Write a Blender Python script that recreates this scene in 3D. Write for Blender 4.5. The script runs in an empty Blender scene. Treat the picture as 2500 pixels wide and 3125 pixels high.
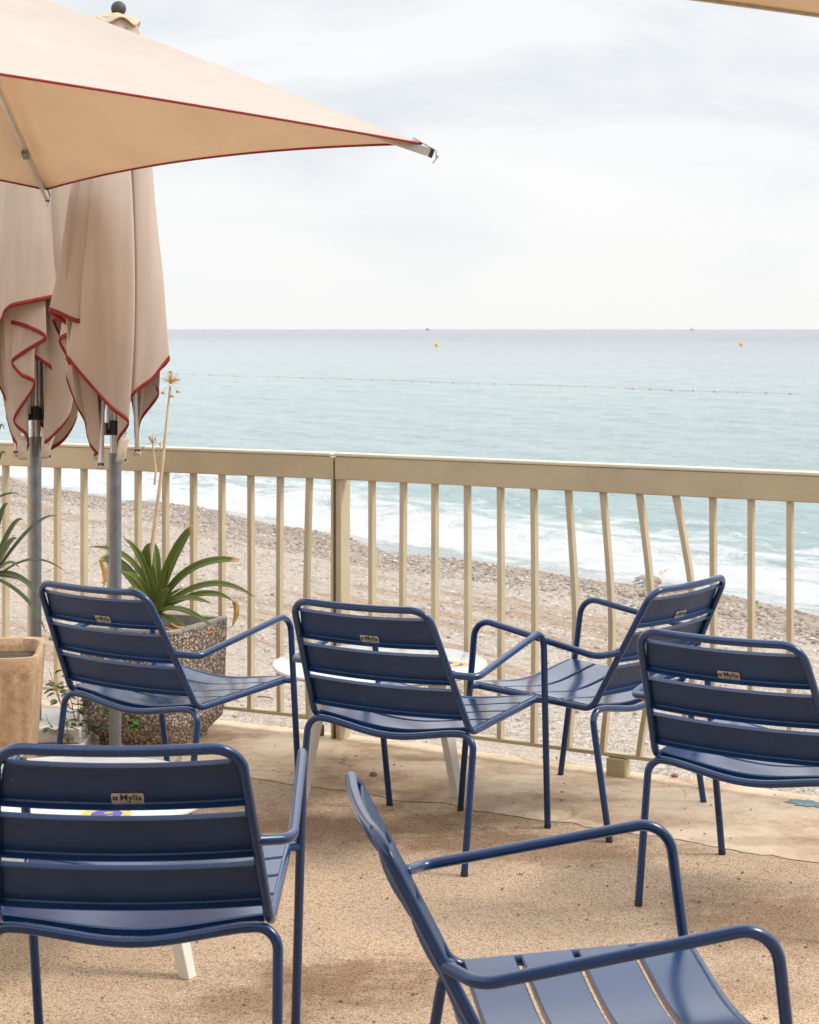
import bpy, math, random
import numpy as np
from mathutils import Vector, Matrix, noise as mnoise
R = math.radians
random.seed(7)
rng = np.random.default_rng(7)
scene = bpy.context.scene
col = scene.collection

# ------------------------------------------------------------------ camera, sky, sun, exposure
FPX, EYE, UC, VH = 5553.0, 1.61, 1250.0, 1005.0      # focal length in photo pixels, eye height, centre column, horizon row
cam_data = bpy.data.cameras.new('camera')
cam = bpy.data.objects.new('camera', cam_data)
col.objects.link(cam)
cam.location = (0, 0, EYE)
cam.rotation_euler = (R(90), 0, 0)
cam_data.sensor_fit = 'VERTICAL'
cam_data.sensor_height = 36
cam_data.lens = 36 * FPX / 3125
cam_data.shift_y = (VH - 1562.5) / 3125
cam_data.clip_start = 0.05
cam_data.clip_end = 120000
cam_data.dof.use_dof = True
cam_data.dof.focus_distance = 5.6
cam_data.dof.aperture_fstop = 13
scene.camera = cam

SUN_EL, SUN_AZ = R(46), R(96)          # azimuth measured clockwise from straight ahead (+Y) to the right
w = bpy.data.worlds.new('World')
scene.world = w
w.use_nodes = True
nt = w.node_tree
nt.nodes.clear()
def N(t, typ, **kw):
    n = t.nodes.new(typ)
    for k, v in kw.items():
        if k == 'inputs':
            for i, val in v.items(): n.inputs[i].default_value = val
        else: setattr(n, k, v)
    return n
def ramp(t, stops, interp='LINEAR'):
    n = t.nodes.new('ShaderNodeValToRGB')
    cr = n.color_ramp
    cr.interpolation = interp
    while len(cr.elements) < len(stops): cr.elements.new(0.5)
    for e, (p, c) in zip(cr.elements, stops):
        e.position = p
        e.color = tuple(c) + (1,) if len(c) == 3 else c
    return n
sky = N(nt, 'ShaderNodeTexSky', sky_type='NISHITA', sun_disc=False)
sky.sun_elevation = SUN_EL
sky.sun_rotation = SUN_AZ
tc = N(nt, 'ShaderNodeTexCoord')
mp = N(nt, 'ShaderNodeMapping')
mp.inputs['Scale'].default_value = (1.0, 1.0, 3.2)
mp.inputs['Location'].default_value = (0.31, 0.10, 0.06)
n1 = N(nt, 'ShaderNodeTexNoise', inputs={'Scale': 5.5, 'Detail': 7.0, 'Roughness': 0.52, 'Distortion': 0.35})
r1 = ramp(nt, [(0.34, (8.3, 8.65, 9.15)), (0.44, (9.15, 9.4, 9.65)), (0.53, (9.9, 9.95, 10.0)), (0.75, (10.3, 10.25, 10.15))])
sep = N(nt, 'ShaderNodeSeparateXYZ')
hz = N(nt, 'ShaderNodeMapRange', inputs={'From Min': 0.0, 'From Max': 0.10, 'To Min': 0.0, 'To Max': 1.0})
lowc = N(nt, 'ShaderNodeMix', data_type='RGBA')
lowc.inputs['A'].default_value = (9.9, 9.9, 9.85, 1)
mx = N(nt, 'ShaderNodeMix', data_type='RGBA')
mx.inputs['Factor'].default_value = 0.93
bg = N(nt, 'ShaderNodeBackground')
bg.inputs['Strength'].default_value = 0.095
out = N(nt, 'ShaderNodeOutputWorld')
L = nt.links.new
L(tc.outputs['Generated'], mp.inputs['Vector']); L(mp.outputs['Vector'], n1.inputs['Vector'])
L(n1.outputs['Fac'], r1.inputs['Fac'])
L(tc.outputs['Generated'], sep.inputs['Vector']); L(sep.outputs['Z'], hz.inputs['Value'])
L(hz.outputs['Result'], lowc.inputs['Factor']); L(r1.outputs['Color'], lowc.inputs['B'])
L(sky.outputs['Color'], mx.inputs['A']); L(lowc.outputs['Result'], mx.inputs['B'])
zb = N(nt, 'ShaderNodeMapRange', interpolation_type='SMOOTHSTEP', inputs={'From Min': 0.175, 'From Max': 0.50, 'To Min': 1.0, 'To Max': 1.85})   # overcast skies are brighter overhead
vm = N(nt, 'ShaderNodeVectorMath', operation='SCALE')
L(sep.outputs['Z'], zb.inputs['Value']); L(mx.outputs['Result'], vm.inputs[0]); L(zb.outputs['Result'], vm.inputs['Scale'])
L(vm.outputs['Vector'], bg.inputs['Color']); L(bg.outputs['Background'], out.inputs['Surface'])

sun_data = bpy.data.lights.new('sun', 'SUN')
sun_data.energy = 2.2
sun_data.angle = R(14)
sun_data.color = (1.0, 0.95, 0.88)
sun = bpy.data.objects.new('sun', sun_data)
col.objects.link(sun)
sd = Vector((math.sin(SUN_AZ) * math.cos(SUN_EL), math.cos(SUN_AZ) * math.cos(SUN_EL), math.sin(SUN_EL)))
sun.rotation_euler = (-sd).to_track_quat('-Z', 'Y').to_euler()
sun.location = (4, 4, 12)
scene.view_settings.view_transform = 'Standard'
scene.view_settings.look = 'None'
scene.view_settings.exposure = 0.08
scene.view_settings.gamma = 1.0

# ------------------------------------------------------------------ helpers
def V3(*a): return np.array(a, float)
def P3(u, v, Y): return V3((u - UC) / FPX * Y, Y, EYE - (v - VH) / FPX * Y)
def GP(u, v, z=0.0):
    Y = FPX * (EYE - z) / (v - VH)
    return V3((u - UC) / FPX * Y, Y, z)

class MB:
    def __init__(s): s.v = []; s.f = []; s.m = []; s.n = 0
    def add(s, verts, faces, mat=0):
        b = s.n
        s.v.extend([tuple(map(float, p)) for p in verts]); s.n += len(verts)
        s.f.extend([tuple(i + b for i in f) for f in faces]); s.m.extend([mat] * len(faces))
        return s
    def grid(s, P, mat=0, close=False):          # P[i][j] rows of points
        P = np.asarray(P, float); a, b = P.shape[:2]
        F = []
        for i in range(a - 1):
            for j in range(b - 1 if not close else b):
                k = (j + 1) % b
                F.append((i * b + j, i * b + k, (i + 1) * b + k, (i + 1) * b + j))
        return s.add(P.reshape(-1, 3), F, mat)
    def tube(s, path, r, n=12, mat=0, caps=True, flat=1.0):
        p = np.asarray(path, float); m = len(p)
        rr = np.full(m, r) if np.isscalar(r) else np.asarray(r, float)
        t = np.gradient(p, axis=0); t /= np.linalg.norm(t, axis=1)[:, None] + 1e-12
        a = V3(0, 0, 1) if abs(t[0][2]) < 0.9 else V3(1, 0, 0)
        u = np.cross(t[0], a); u /= np.linalg.norm(u)
        rows = []
        ang = np.arange(n) * 2 * math.pi / n
        for i in range(m):
            u = u - t[i] * (u @ t[i]); u /= np.linalg.norm(u)
            w_ = np.cross(t[i], u)
            rows.append(p[i] + rr[i] * (np.cos(ang)[:, None] * u + flat * np.sin(ang)[:, None] * w_))
        s.grid(rows, mat, close=True)
        if caps:
            b = s.n - m * n
            s.f.append(tuple(b + k for k in range(n))[::-1]); s.m.append(mat)
            s.f.append(tuple(b + (m - 1) * n + k for k in range(n))); s.m.append(mat)
        return s
    def loft(s, rings, mat=0, caps=True):        # list of closed rings with equal counts
        R_ = np.asarray(rings, float); m, n = R_.shape[:2]
        s.grid(R_, mat, close=True)
        if caps:
            b = s.n - m * n
            s.f.append(tuple(b + k for k in range(n))[::-1]); s.m.append(mat)
            s.f.append(tuple(b + (m - 1) * n + k for k in range(n))); s.m.append(mat)
        return s
    def box(s, c, size, ax=None, mat=0):         # centre, full size, axes (rows) 
        A = np.eye(3) if ax is None else np.asarray(ax, float)
        h = np.asarray(size, float) / 2
        P = [np.asarray(c, float) + A.T @ (np.array(q) * h) for q in
             [(-1,-1,-1),(1,-1,-1),(1,1,-1),(-1,1,-1),(-1,-1,1),(1,-1,1),(1,1,1),(-1,1,1)]]
        return s.add(P, [(0,3,2,1),(4,5,6,7),(0,1,5,4),(1,2,6,5),(2,3,7,6),(3,0,4,7)], mat)
    def bar(s, a, b, wd, ht, up=(0, 0, 1), mat=0):
        a = np.asarray(a, float); b = np.asarray(b, float); d = b - a; L_ = np.linalg.norm(d); d /= L_
        side = np.cross(d, np.asarray(up, float)); side /= np.linalg.norm(side)
        u2 = np.cross(side, d)
        return s.box((a + b) / 2, (L_, wd, ht), [d, side, u2], mat)
    def sphere(s, c, r, n=16, m=10, sc=(1, 1, 1), mat=0):
        rows = []
        for i in range(m + 1):
            th = math.pi * i / m
            rows.append([np.asarray(c) + r * np.array(sc) * V3(math.sin(th) * math.cos(2*math.pi*j/n), math.sin(th) * math.sin(2*math.pi*j/n), -math.cos(th)) for j in range(n)])
        return s.grid(rows, mat, close=True)
    def build(s, name, mats, parent=None, bevel=0, smooth=True, angle=35, solid=0, origin=None):
        me = bpy.data.meshes.new(name)
        vs = np.array(s.v)
        if origin is not None: vs = vs - np.asarray(origin)
        me.from_pydata([tuple(p) for p in vs], [], s.f)
        for m_ in (mats if isinstance(mats, (list, tuple)) else [mats]): me.materials.append(m_)
        me.polygons.foreach_set('material_index', s.m)
        if smooth:
            me.polygons.foreach_set('use_smooth', [True] * len(s.f))
            me.set_sharp_from_angle(angle=R(angle))
        me.validate(); me.update()
        o = bpy.data.objects.new(name, me)
        col.objects.link(o)
        if origin is not None and parent is None: o.location = origin
        if parent is not None: o.parent = parent
        if bevel:
            b = o.modifiers.new('bevel', 'BEVEL'); b.width = bevel; b.segments = 2; b.limit_method = 'ANGLE'; b.angle_limit = R(40)
            b.harden_normals = False
        if solid:
            b = o.modifiers.new('thickness', 'SOLIDIFY'); b.thickness = solid; b.offset = 0
        return o
def tag(o, label=None, cat=None, group=None, kind=None):
    if label: o['label'] = label
    if cat: o['category'] = cat
    if group: o['group'] = group
    if kind: o['kind'] = kind
    return o
def thing(name, label, cat, loc=(0, 0, 0), rz=0.0, group=None):
    o = bpy.data.objects.new(name, None)
    o.empty_display_size = 0.1
    col.objects.link(o); o.location = tuple(map(float, loc)); o.rotation_euler = (0, 0, rz)
    return tag(o, label, cat, group)
def copy_tree(o, parent=None):
    c = o.copy(); col.objects.link(c)
    if parent is not None: c.parent = parent
    for ch in list(o.children): copy_tree(ch, c)
    return c
def fillet(pts, rad, seg=8):
    pts = [np.asarray(p, float) for p in pts]
    if np.isscalar(rad): rad = [rad] * (len(pts) - 2)
    o = [pts[0]]
    for i in range(1, len(pts) - 1):
        a, b, c = pts[i-1], pts[i], pts[i+1]
        d1 = a - b; d2 = c - b; l1 = np.linalg.norm(d1); l2 = np.linalg.norm(d2); d1 /= l1; d2 /= l2
        ang = math.acos(max(-1, min(1, d1 @ d2)))
        tl = min(rad[i-1] / math.tan(ang / 2), l1 * 0.49, l2 * 0.49)
        r_ = tl * math.tan(ang / 2)
        p0 = b + d1 * tl; bis = d1 + d2; bis /= np.linalg.norm(bis)
        cc = b + bis * (r_ / math.sin(ang / 2))
        e1 = (p0 - cc) / r_; e2 = b + d2 * tl - cc; tot = math.pi - ang
        pe = e2 - e1 * (e2 @ e1); pe /= np.linalg.norm(pe)
        for k in range(seg + 1):
            th = tot * k / seg
            o.append(cc + r_ * (math.cos(th) * e1 + math.sin(th) * pe))
    o.append(pts[-1])
    return np.array(o)
def densify(p, step):
    o = [p[0]]
    for a, b in zip(p[:-1], p[1:]):
        n = max(1, int(np.linalg.norm(b - a) / step))
        for k in range(1, n + 1): o.append(a + (b - a) * k / n)
    return np.array(o)

# ------------------------------------------------------------------ materials
def mat(name, base, rough=0.5, metal=0.0, var=0.0, vscale=20.0, bump=0.0, bscale=60.0, spec=0.5, coord='Object', rvar=0.0, spots=None, bdist=0.002, rand=False):
    m = bpy.data.materials.new(name); m.use_nodes = True
    t = m.node_tree; b = t.nodes['Principled BSDF']; l = t.links.new
    b.inputs['Roughness'].default_value = rough; b.inputs['Metallic'].default_value = metal
    b.inputs['Specular IOR Level'].default_value = spec
    tcn = N(t, 'ShaderNodeTexCoord')
    if rand:
        oi = N(t, 'ShaderNodeObjectInfo'); va = N(t, 'ShaderNodeVectorMath', operation='MULTIPLY_ADD')
        va.inputs[1].default_value = (1, 1, 1); l(tcn.outputs['Object'], va.inputs[0])
        ml = N(t, 'ShaderNodeMath', operation='MULTIPLY', inputs={1: 40.0}); l(oi.outputs['Random'], ml.inputs[0]); l(ml.outputs[0], va.inputs[2])
        class _T: outputs = {'Object': va.outputs[0], 'Generated': tcn.outputs['Generated']}
        tcn = _T
    c_out = None
    b.inputs['Base Color'].default_value = tuple(base) + (1,)
    if var:
        n = N(t, 'ShaderNodeTexNoise', inputs={'Scale': vscale, 'Detail': 6.0, 'Roughness': 0.6})
        l(tcn.outputs[coord], n.inputs['Vector'])
        r = ramp(t, [(0.3, [c * (1 - var) for c in base]), (0.7, [min(1, c * (1 + var)) for c in base])])
        l(n.outputs['Fac'], r.inputs['Fac']); c_out = r.outputs['Color']
    if spots:                                     # (colour, scale, threshold): small marks of wear
        n = N(t, 'ShaderNodeTexNoise', inputs={'Scale': spots[1], 'Detail': 5.0, 'Roughness': 0.7})
        l(tcn.outputs[coord], n.inputs['Vector'])
        r = ramp(t, [(spots[2], (0, 0, 0)), (spots[2] + 0.04, (1, 1, 1))])
        l(n.outputs['Fac'], r.inputs['Fac'])
        mixn = N(t, 'ShaderNodeMix', data_type='RGBA')
        l(r.outputs['Color'], mixn.inputs['Factor'])
        if c_out: l(c_out, mixn.inputs['A'])
        else: mixn.inputs['A'].default_value = tuple(base) + (1,)
        mixn.inputs['B'].default_value = tuple(spots[0]) + (1,)
        c_out = mixn.outputs['Result']
    if c_out: l(c_out, b.inputs['Base Color'])
    if rvar:
        n = N(t, 'ShaderNodeTexNoise', inputs={'Scale': 14.0, 'Detail': 5.0, 'Roughness': 0.65})
        l(tcn.outputs[coord], n.inputs['Vector'])
        mr = N(t, 'ShaderNodeMapRange', inputs={'From Min': 0.3, 'From Max': 0.7, 'To Min': rough - rvar, 'To Max': rough + rvar})
        l(n.outputs['Fac'], mr.inputs['Value']); l(mr.outputs['Result'], b.inputs['Roughness'])
    if bump:
        n = N(t, 'ShaderNodeTexNoise', inputs={'Scale': bscale, 'Detail': 4.0, 'Roughness': 0.6})
        l(tcn.outputs[coord], n.inputs['Vector'])
        bm = N(t, 'ShaderNodeBump', inputs={'Strength': bump, 'Distance': bdist})
        l(n.outputs['Fac'], bm.inputs['Height']); l(bm.outputs['Normal'], b.inputs['Normal'])
    return m
M = {}
M['navy'] = mat('navy_powder_coat', (0.0042, 0.031, 0.110), 0.25, var=0.18, vscale=9, rvar=0.05, spots=((0.07, 0.11, 0.16), 60, 0.745), rand=True)
def coat(m, w):
    b = m.node_tree.nodes['Principled BSDF']; b.inputs['Coat Weight'].default_value = w; b.inputs['Coat Roughness'].default_value = 0.15; b.inputs['Coat IOR'].default_value = 1.42; b.inputs['Specular IOR Level'].default_value = 0.28
coat(M['navy'], 0.75)
M['navy_dirty'] = mat('navy_powder_coat_dusty', (0.0042, 0.031, 0.110), 0.42, var=0.18, vscale=9, rvar=0.06, spots=((0.10, 0.115, 0.135), 48, 0.67), rand=True)
M['rubber'] = mat('dark_rubber', (0.02, 0.02, 0.022), 0.7)
M['plate'] = mat('brushed_plate', (0.46, 0.43, 0.39), 0.42, metal=0.25, var=0.12, vscale=60)
M['ink'] = mat('dark_ink', (0.035, 0.022, 0.012), 0.6)
M['cream'] = mat('cream_painted_steel', (0.50, 0.415, 0.275), 0.45, var=0.10, vscale=5, bump=0.06, bscale=200, rvar=0.08, spots=((0.20, 0.14, 0.07), 26, 0.76))
M['cream_cap'] = mat('cream_painted_cap', (0.66, 0.60, 0.47), 0.38, var=0.06, vscale=6, rvar=0.08, spots=((0.3, 0.24, 0.16), 40, 0.76))
M['rust'] = mat('rusty_steel', (0.14, 0.08, 0.04), 0.8, var=0.4, vscale=60)
M['steel'] = mat('galvanised_steel', (0.24, 0.255, 0.28), 0.42, metal=0.65, var=0.16, vscale=30, rvar=0.12, bump=0.05, bscale=100)
M['alu'] = mat('bare_aluminium', (0.62, 0.61, 0.59), 0.32, metal=0.85, var=0.08, vscale=12, rvar=0.08)
M['black'] = mat('black_plastic', (0.018, 0.018, 0.02), 0.45)
M['ball'] = mat('dark_grey_plastic', (0.06, 0.055, 0.058), 0.6, var=0.2, vscale=30)
M['white'] = mat('white_lacquer', (0.74, 0.74, 0.71), 0.22, var=0.03, vscale=8, rvar=0.06)
M['white_leg'] = mat('white_painted_leg', (0.70, 0.68, 0.61), 0.42, var=0.05, vscale=14, spots=((0.45, 0.40, 0.32), 40, 0.72))
M['red'] = mat('red_binding', (0.26, 0.018, 0.020), 0.8, var=0.2, vscale=50, bump=0.2, bscale=900)
M['patch'] = mat('pale_canvas_patch', (0.60, 0.52, 0.43), 0.85, var=0.15, vscale=60, bump=0.3, bscale=500)
M['coaster_y'] = mat('coaster_yellow', (0.80, 0.45, 0.03), 0.5)
M['coaster_p'] = mat('coaster_purple', (0.11, 0.09, 0.36), 0.5)
M['coaster_w'] = mat('coaster_white', (0.78, 0.76, 0.70), 0.5)
M['soil'] = mat('dry_soil', (0.10, 0.065, 0.04), 0.95, var=0.5, vscale=40, bump=0.8, bscale=90, bdist=0.01)
M['slab'] = mat('pale_stone_slab', (0.55, 0.54, 0.51), 0.6, var=0.16, vscale=9, bump=0.15, bscale=40)
M['greyslab'] = mat('grey_concrete_base', (0.34, 0.32, 0.29), 0.75, var=0.2, vscale=14, bump=0.3, bscale=80)
M['buoy'] = mat('yellow_buoy', (0.75, 0.42, 0.01), 0.5)
M['float'] = mat('orange_float', (0.66, 0.42, 0.24), 0.6)
M['rope'] = mat('wet_rope', (0.34, 0.38, 0.38), 0.8)
M['ship'] = mat('far_ship_grey', (0.28, 0.31, 0.34), 0.7)
M['stone'] = mat('small_stone', (0.30, 0.20, 0.16), 0.8, var=0.3, vscale=80)
M['wood'] = mat('driftwood', (0.20, 0.10, 0.06), 0.85, var=0.3, vscale=50)

def leaf_mat(name, a, b, tip, tip_at=0.9):
    m = bpy.data.materials.new(name); m.use_nodes = True
    t = m.node_tree; p = t.nodes['Principled BSDF']; l = t.links.new
    p.inputs['Roughness'].default_value = 0.42
    at = N(t, 'ShaderNodeAttribute', attribute_name='leaf_uv')
    sp = N(t, 'ShaderNodeSeparateXYZ'); l(at.outputs['Vector'], sp.inputs['Vector'])
    mpn = N(t, 'ShaderNodeMapping'); mpn.inputs['Scale'].default_value = (1.2, 26, 1); l(at.outputs['Vector'], mpn.inputs['Vector'])
    n = N(t, 'ShaderNodeTexNoise', inputs={'Scale': 3.0, 'Detail': 5.0}); l(mpn.outputs['Vector'], n.inputs['Vector'])
    r = ramp(t, [(0.3, a), (0.7, b)]); l(n.outputs['Fac'], r.inputs['Fac'])
    n2 = N(t, 'ShaderNodeTexNoise', inputs={'Scale': 5.0, 'Detail': 3.0}); l(at.outputs['Vector'], n2.inputs['Vector'])
    ad = N(t, 'ShaderNodeMath', operation='MULTIPLY_ADD', inputs={1: 0.06, 2: -0.03}); l(n2.outputs['Fac'], ad.inputs[0])
    ad2 = N(t, 'ShaderNodeMath', operation='ADD'); l(ad.outputs[0], ad2.inputs[0]); l(sp.outputs['X'], ad2.inputs[1])
    r2 = ramp(t, [(tip_at, (0, 0, 0)), (tip_at + 0.03, (1, 1, 1))]); l(ad2.outputs[0], r2.inputs['Fac'])
    mxn = N(t, 'ShaderNodeMix', data_type='RGBA'); l(r2.outputs['Color'], mxn.inputs['Factor']); l(r.outputs['Color'], mxn.inputs['A'])
    mxn.inputs['B'].default_value = tuple(tip) + (1,)
    l(mxn.outputs['Result'], p.inputs['Base Color'])
    tr = N(t, 'ShaderNodeBsdfTranslucent'); l(mxn.outputs['Result'], tr.inputs['Color'])
    ms = N(t, 'ShaderNodeMixShader', inputs={0: 0.22})
    l(p.outputs[0], ms.inputs[1]); l(tr.outputs[0], ms.inputs[2]); l(ms.outputs[0], t.nodes['Material Output'].inputs['Surface'])
    return m
M['lily'] = leaf_mat('lily_leaf', (0.10, 0.145, 0.022), (0.20, 0.26, 0.055), (0.62, 0.40, 0.12), 0.92)
M['lily_plain'] = leaf_mat('lily_leaf_whole', (0.10, 0.145, 0.022), (0.21, 0.26, 0.06), (0.45, 0.36, 0.06), 0.97)
M['spike'] = leaf_mat('spiky_leaf', (0.085, 0.12, 0.055), (0.17, 0.22, 0.11), (0.25, 0.10, 0.05), 0.90)
M['dead'] = mat('dead_leaf', (0.52, 0.30, 0.09), 0.8, var=0.35, vscale=30)
M['stalk'] = mat('dry_stalk', (0.66, 0.52, 0.37), 0.75, var=0.16, vscale=25)
M['seed'] = mat('dry_seed_head', (0.58, 0.38, 0.16), 0.8, var=0.25, vscale=60)
M['weed'] = mat('weed_leaf', (0.075, 0.13, 0.03), 0.5, var=0.4, vscale=25)
M['twig'] = mat('dry_twig', (0.26, 0.16, 0.08), 0.85, var=0.3, vscale=40)

def fabric(name, dif, trans, tf, folds=0.0):
    m = bpy.data.materials.new(name); m.use_nodes = True
    t = m.node_tree; p = t.nodes['Principled BSDF']; l = t.links.new
    p.inputs['Roughness'].default_value = 0.85; p.inputs['Specular IOR Level'].default_value = 0.2
    tcn = N(t, 'ShaderNodeTexCoord')
    n = N(t, 'ShaderNodeTexNoise', inputs={'Scale': 3.0, 'Detail': 7.0, 'Roughness': 0.65}); l(tcn.outputs['Object'], n.inputs['Vector'])
    r = ramp(t, [(0.3, [c * 0.90 for c in dif]), (0.65, dif)]); l(n.outputs['Fac'], r.inputs['Fac'])
    r2 = ramp(t, [(0.3, [c * 0.86 for c in trans]), (0.65, trans)]); l(n.outputs['Fac'], r2.inputs['Fac'])
    l(r.outputs['Color'], p.inputs['Base Color'])
    tr = N(t, 'ShaderNodeBsdfTranslucent'); l(r2.outputs['Color'], tr.inputs['Color'])
    nb = N(t, 'ShaderNodeTexNoise', inputs={'Scale': 700.0, 'Detail': 2.0}); l(tcn.outputs['Object'], nb.inputs['Vector'])
    nb2 = N(t, 'ShaderNodeTexNoise', inputs={'Scale': 9.0, 'Detail': 4.0}); l(tcn.outputs['Object'], nb2.inputs['Vector'])
    bm = N(t, 'ShaderNodeBump', inputs={'Strength': 0.25, 'Distance': 0.0006}); l(nb.outputs['Fac'], bm.inputs['Height'])
    bm2 = N(t, 'ShaderNodeBump', inputs={'Strength': 0.25, 'Distance': 0.012}); l(nb2.outputs['Fac'], bm2.inputs['Height']); l(bm.outputs['Normal'], bm2.inputs['Normal'])
    l(bm2.outputs['Normal'], p.inputs['Normal']); l(bm2.outputs['Normal'], tr.inputs['Normal'])
    ms = N(t, 'ShaderNodeMixShader', inputs={0: tf})
    l(p.outputs[0], ms.inputs[1]); l(tr.outputs[0], ms.inputs[2]); l(ms.outputs[0], t.nodes['Material Output'].inputs['Surface'])
    return m
M['canopy'] = fabric('beige_canopy_cloth', (0.63, 0.575, 0.525), (0.52, 0.285, 0.12), 0.30)
M['cloth'] = fabric('beige_folded_cloth', (0.66, 0.54, 0.45), (0.50, 0.33, 0.20), 0.20)
M['cloth_grey'] = fabric('greyer_folded_cloth', (0.66, 0.55, 0.46), (0.50, 0.33, 0.20), 0.22)
M['flap'] = fabric('cream_flap_cloth', (0.78, 0.66, 0.46), (0.6, 0.42, 0.2), 0.3)

def add_dark_blobs(t, g, c, dark_blobs):
    # darker mottled blobs of their own shape around fixed spots of the floor
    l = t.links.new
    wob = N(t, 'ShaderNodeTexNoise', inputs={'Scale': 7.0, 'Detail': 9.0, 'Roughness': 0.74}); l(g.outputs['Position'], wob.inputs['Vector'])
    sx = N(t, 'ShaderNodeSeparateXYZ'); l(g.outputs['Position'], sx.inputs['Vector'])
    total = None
    for (sx0, sy0, rx, ry, amp) in dark_blobs:
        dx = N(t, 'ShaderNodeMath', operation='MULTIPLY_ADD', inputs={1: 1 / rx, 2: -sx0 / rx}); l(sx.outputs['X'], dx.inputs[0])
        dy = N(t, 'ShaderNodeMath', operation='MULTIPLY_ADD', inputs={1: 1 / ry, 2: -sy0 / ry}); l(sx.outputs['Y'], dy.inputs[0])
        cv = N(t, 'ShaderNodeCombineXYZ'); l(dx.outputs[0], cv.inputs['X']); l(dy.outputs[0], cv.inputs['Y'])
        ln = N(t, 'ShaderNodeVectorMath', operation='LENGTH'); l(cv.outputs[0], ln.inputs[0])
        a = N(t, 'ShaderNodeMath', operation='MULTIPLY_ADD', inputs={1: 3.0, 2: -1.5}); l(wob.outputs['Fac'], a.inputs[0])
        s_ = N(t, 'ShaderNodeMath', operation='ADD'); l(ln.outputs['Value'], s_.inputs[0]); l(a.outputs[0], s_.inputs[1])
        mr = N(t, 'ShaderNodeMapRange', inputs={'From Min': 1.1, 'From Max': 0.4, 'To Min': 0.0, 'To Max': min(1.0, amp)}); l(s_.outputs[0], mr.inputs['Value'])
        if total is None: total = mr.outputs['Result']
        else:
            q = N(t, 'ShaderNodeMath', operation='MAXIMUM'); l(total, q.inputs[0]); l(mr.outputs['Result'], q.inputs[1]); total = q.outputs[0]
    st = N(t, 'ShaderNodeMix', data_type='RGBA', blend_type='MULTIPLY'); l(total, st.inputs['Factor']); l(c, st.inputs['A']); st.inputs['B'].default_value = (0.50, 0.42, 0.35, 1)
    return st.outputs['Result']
def terrace_mat():
    m = bpy.data.materials.new('washed_sand_concrete'); m.use_nodes = True
    t = m.node_tree; p = t.nodes['Principled BSDF']; l = t.links.new
    p.inputs['Roughness'].default_value = 0.9; p.inputs['Specular IOR Level'].default_value = 0.25
    g = N(t, 'ShaderNodeNewGeometry')
    def noise(sc, det=5.0, ro=0.6):
        n = N(t, 'ShaderNodeTexNoise', inputs={'Scale': sc, 'Detail': det, 'Roughness': ro}); l(g.outputs['Position'], n.inputs['Vector']); return n
    fine = noise(210, 4, 0.78); mid = noise(46, 6, 0.74); big = noise(1.3, 5, 0.6)
    vo = N(t, 'ShaderNodeTexVoronoi', inputs={'Scale': 240.0}); l(g.outputs['Position'], vo.inputs['Vector'])
    c1 = ramp(t, [(0.32, (0.16, 0.10, 0.06)), (0.41, (0.44, 0.305, 0.19)), (0.49, (0.65, 0.485, 0.34)), (0.62, (0.83, 0.66, 0.50))])
    l(fine.outputs['Fac'], c1.inputs['Fac'])
    c2 = ramp(t, [(0.30, (0.80, 0.76, 0.72)), (0.50, (1, 1, 1))]); l(mid.outputs['Fac'], c2.inputs['Fac'])
    c3 = ramp(t, [(0.30, (0.80, 0.78, 0.76)), (0.50, (0.97, 0.97, 0.97)), (0.7, (1.04, 1.03, 1.0))]); l(big.outputs['Fac'], c3.inputs['Fac'])
    hs = N(t, 'ShaderNodeSeparateColor'); l(vo.outputs['Color'], hs.inputs['Color'])
    c4 = ramp(t, [(0.0, (0.55, 0.45, 0.38)), (0.14, (0.62, 0.52, 0.45)), (0.18, (1, 1, 1)), (0.86, (1, 1, 1)), (0.92, (1.25, 1.2, 1.1))]); l(hs.outputs['Red'], c4.inputs['Fac'])
    def mul(a, b):
        q = N(t, 'ShaderNodeMix', data_type='RGBA', blend_type='MULTIPLY'); q.inputs['Factor'].default_value = 1
        l(a, q.inputs['A']); l(b, q.inputs['B']); return q.outputs['Result']
    c = mul(mul(c1.outputs['Color'], c2.outputs['Color']), mul(c3.outputs['Color'], c4.outputs['Color']))
    st_out = add_dark_blobs(t, g, c, DARK_BLOBS)
    l(st_out, p.inputs['Base Color'])
    ad = N(t, 'ShaderNodeMath', operation='MULTIPLY_ADD', inputs={1: 0.6}); l(fine.outputs['Fac'], ad.inputs[0]); l(mid.outputs['Fac'], ad.inputs[2])
    bm = N(t, 'ShaderNodeBump', inputs={'Strength': 1.0, 'Distance': 0.008}); l(ad.outputs[0], bm.inputs['Height']); l(bm.outputs['Normal'], p.inputs['Normal'])
    return m
DARK_BLOBS = [(-0.16, 4.50, 0.30, 0.20, 0.85), (-0.36, 4.36, 0.24, 0.16, 0.7), (-0.30, 5.85, 0.40, 0.26, 0.8), (0.00, 5.92, 0.42, 0.22, 0.9), (0.25, 5.72, 0.45, 0.18, 0.9), (0.50, 5.62, 0.38, 0.20, 0.75), (0.40, 5.98, 0.35, 0.14, 0.7),
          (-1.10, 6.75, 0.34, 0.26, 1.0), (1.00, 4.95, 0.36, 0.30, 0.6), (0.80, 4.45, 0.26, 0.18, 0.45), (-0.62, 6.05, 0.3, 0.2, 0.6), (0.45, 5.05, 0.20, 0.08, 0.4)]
M['terrace'] = terrace_mat()

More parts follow.
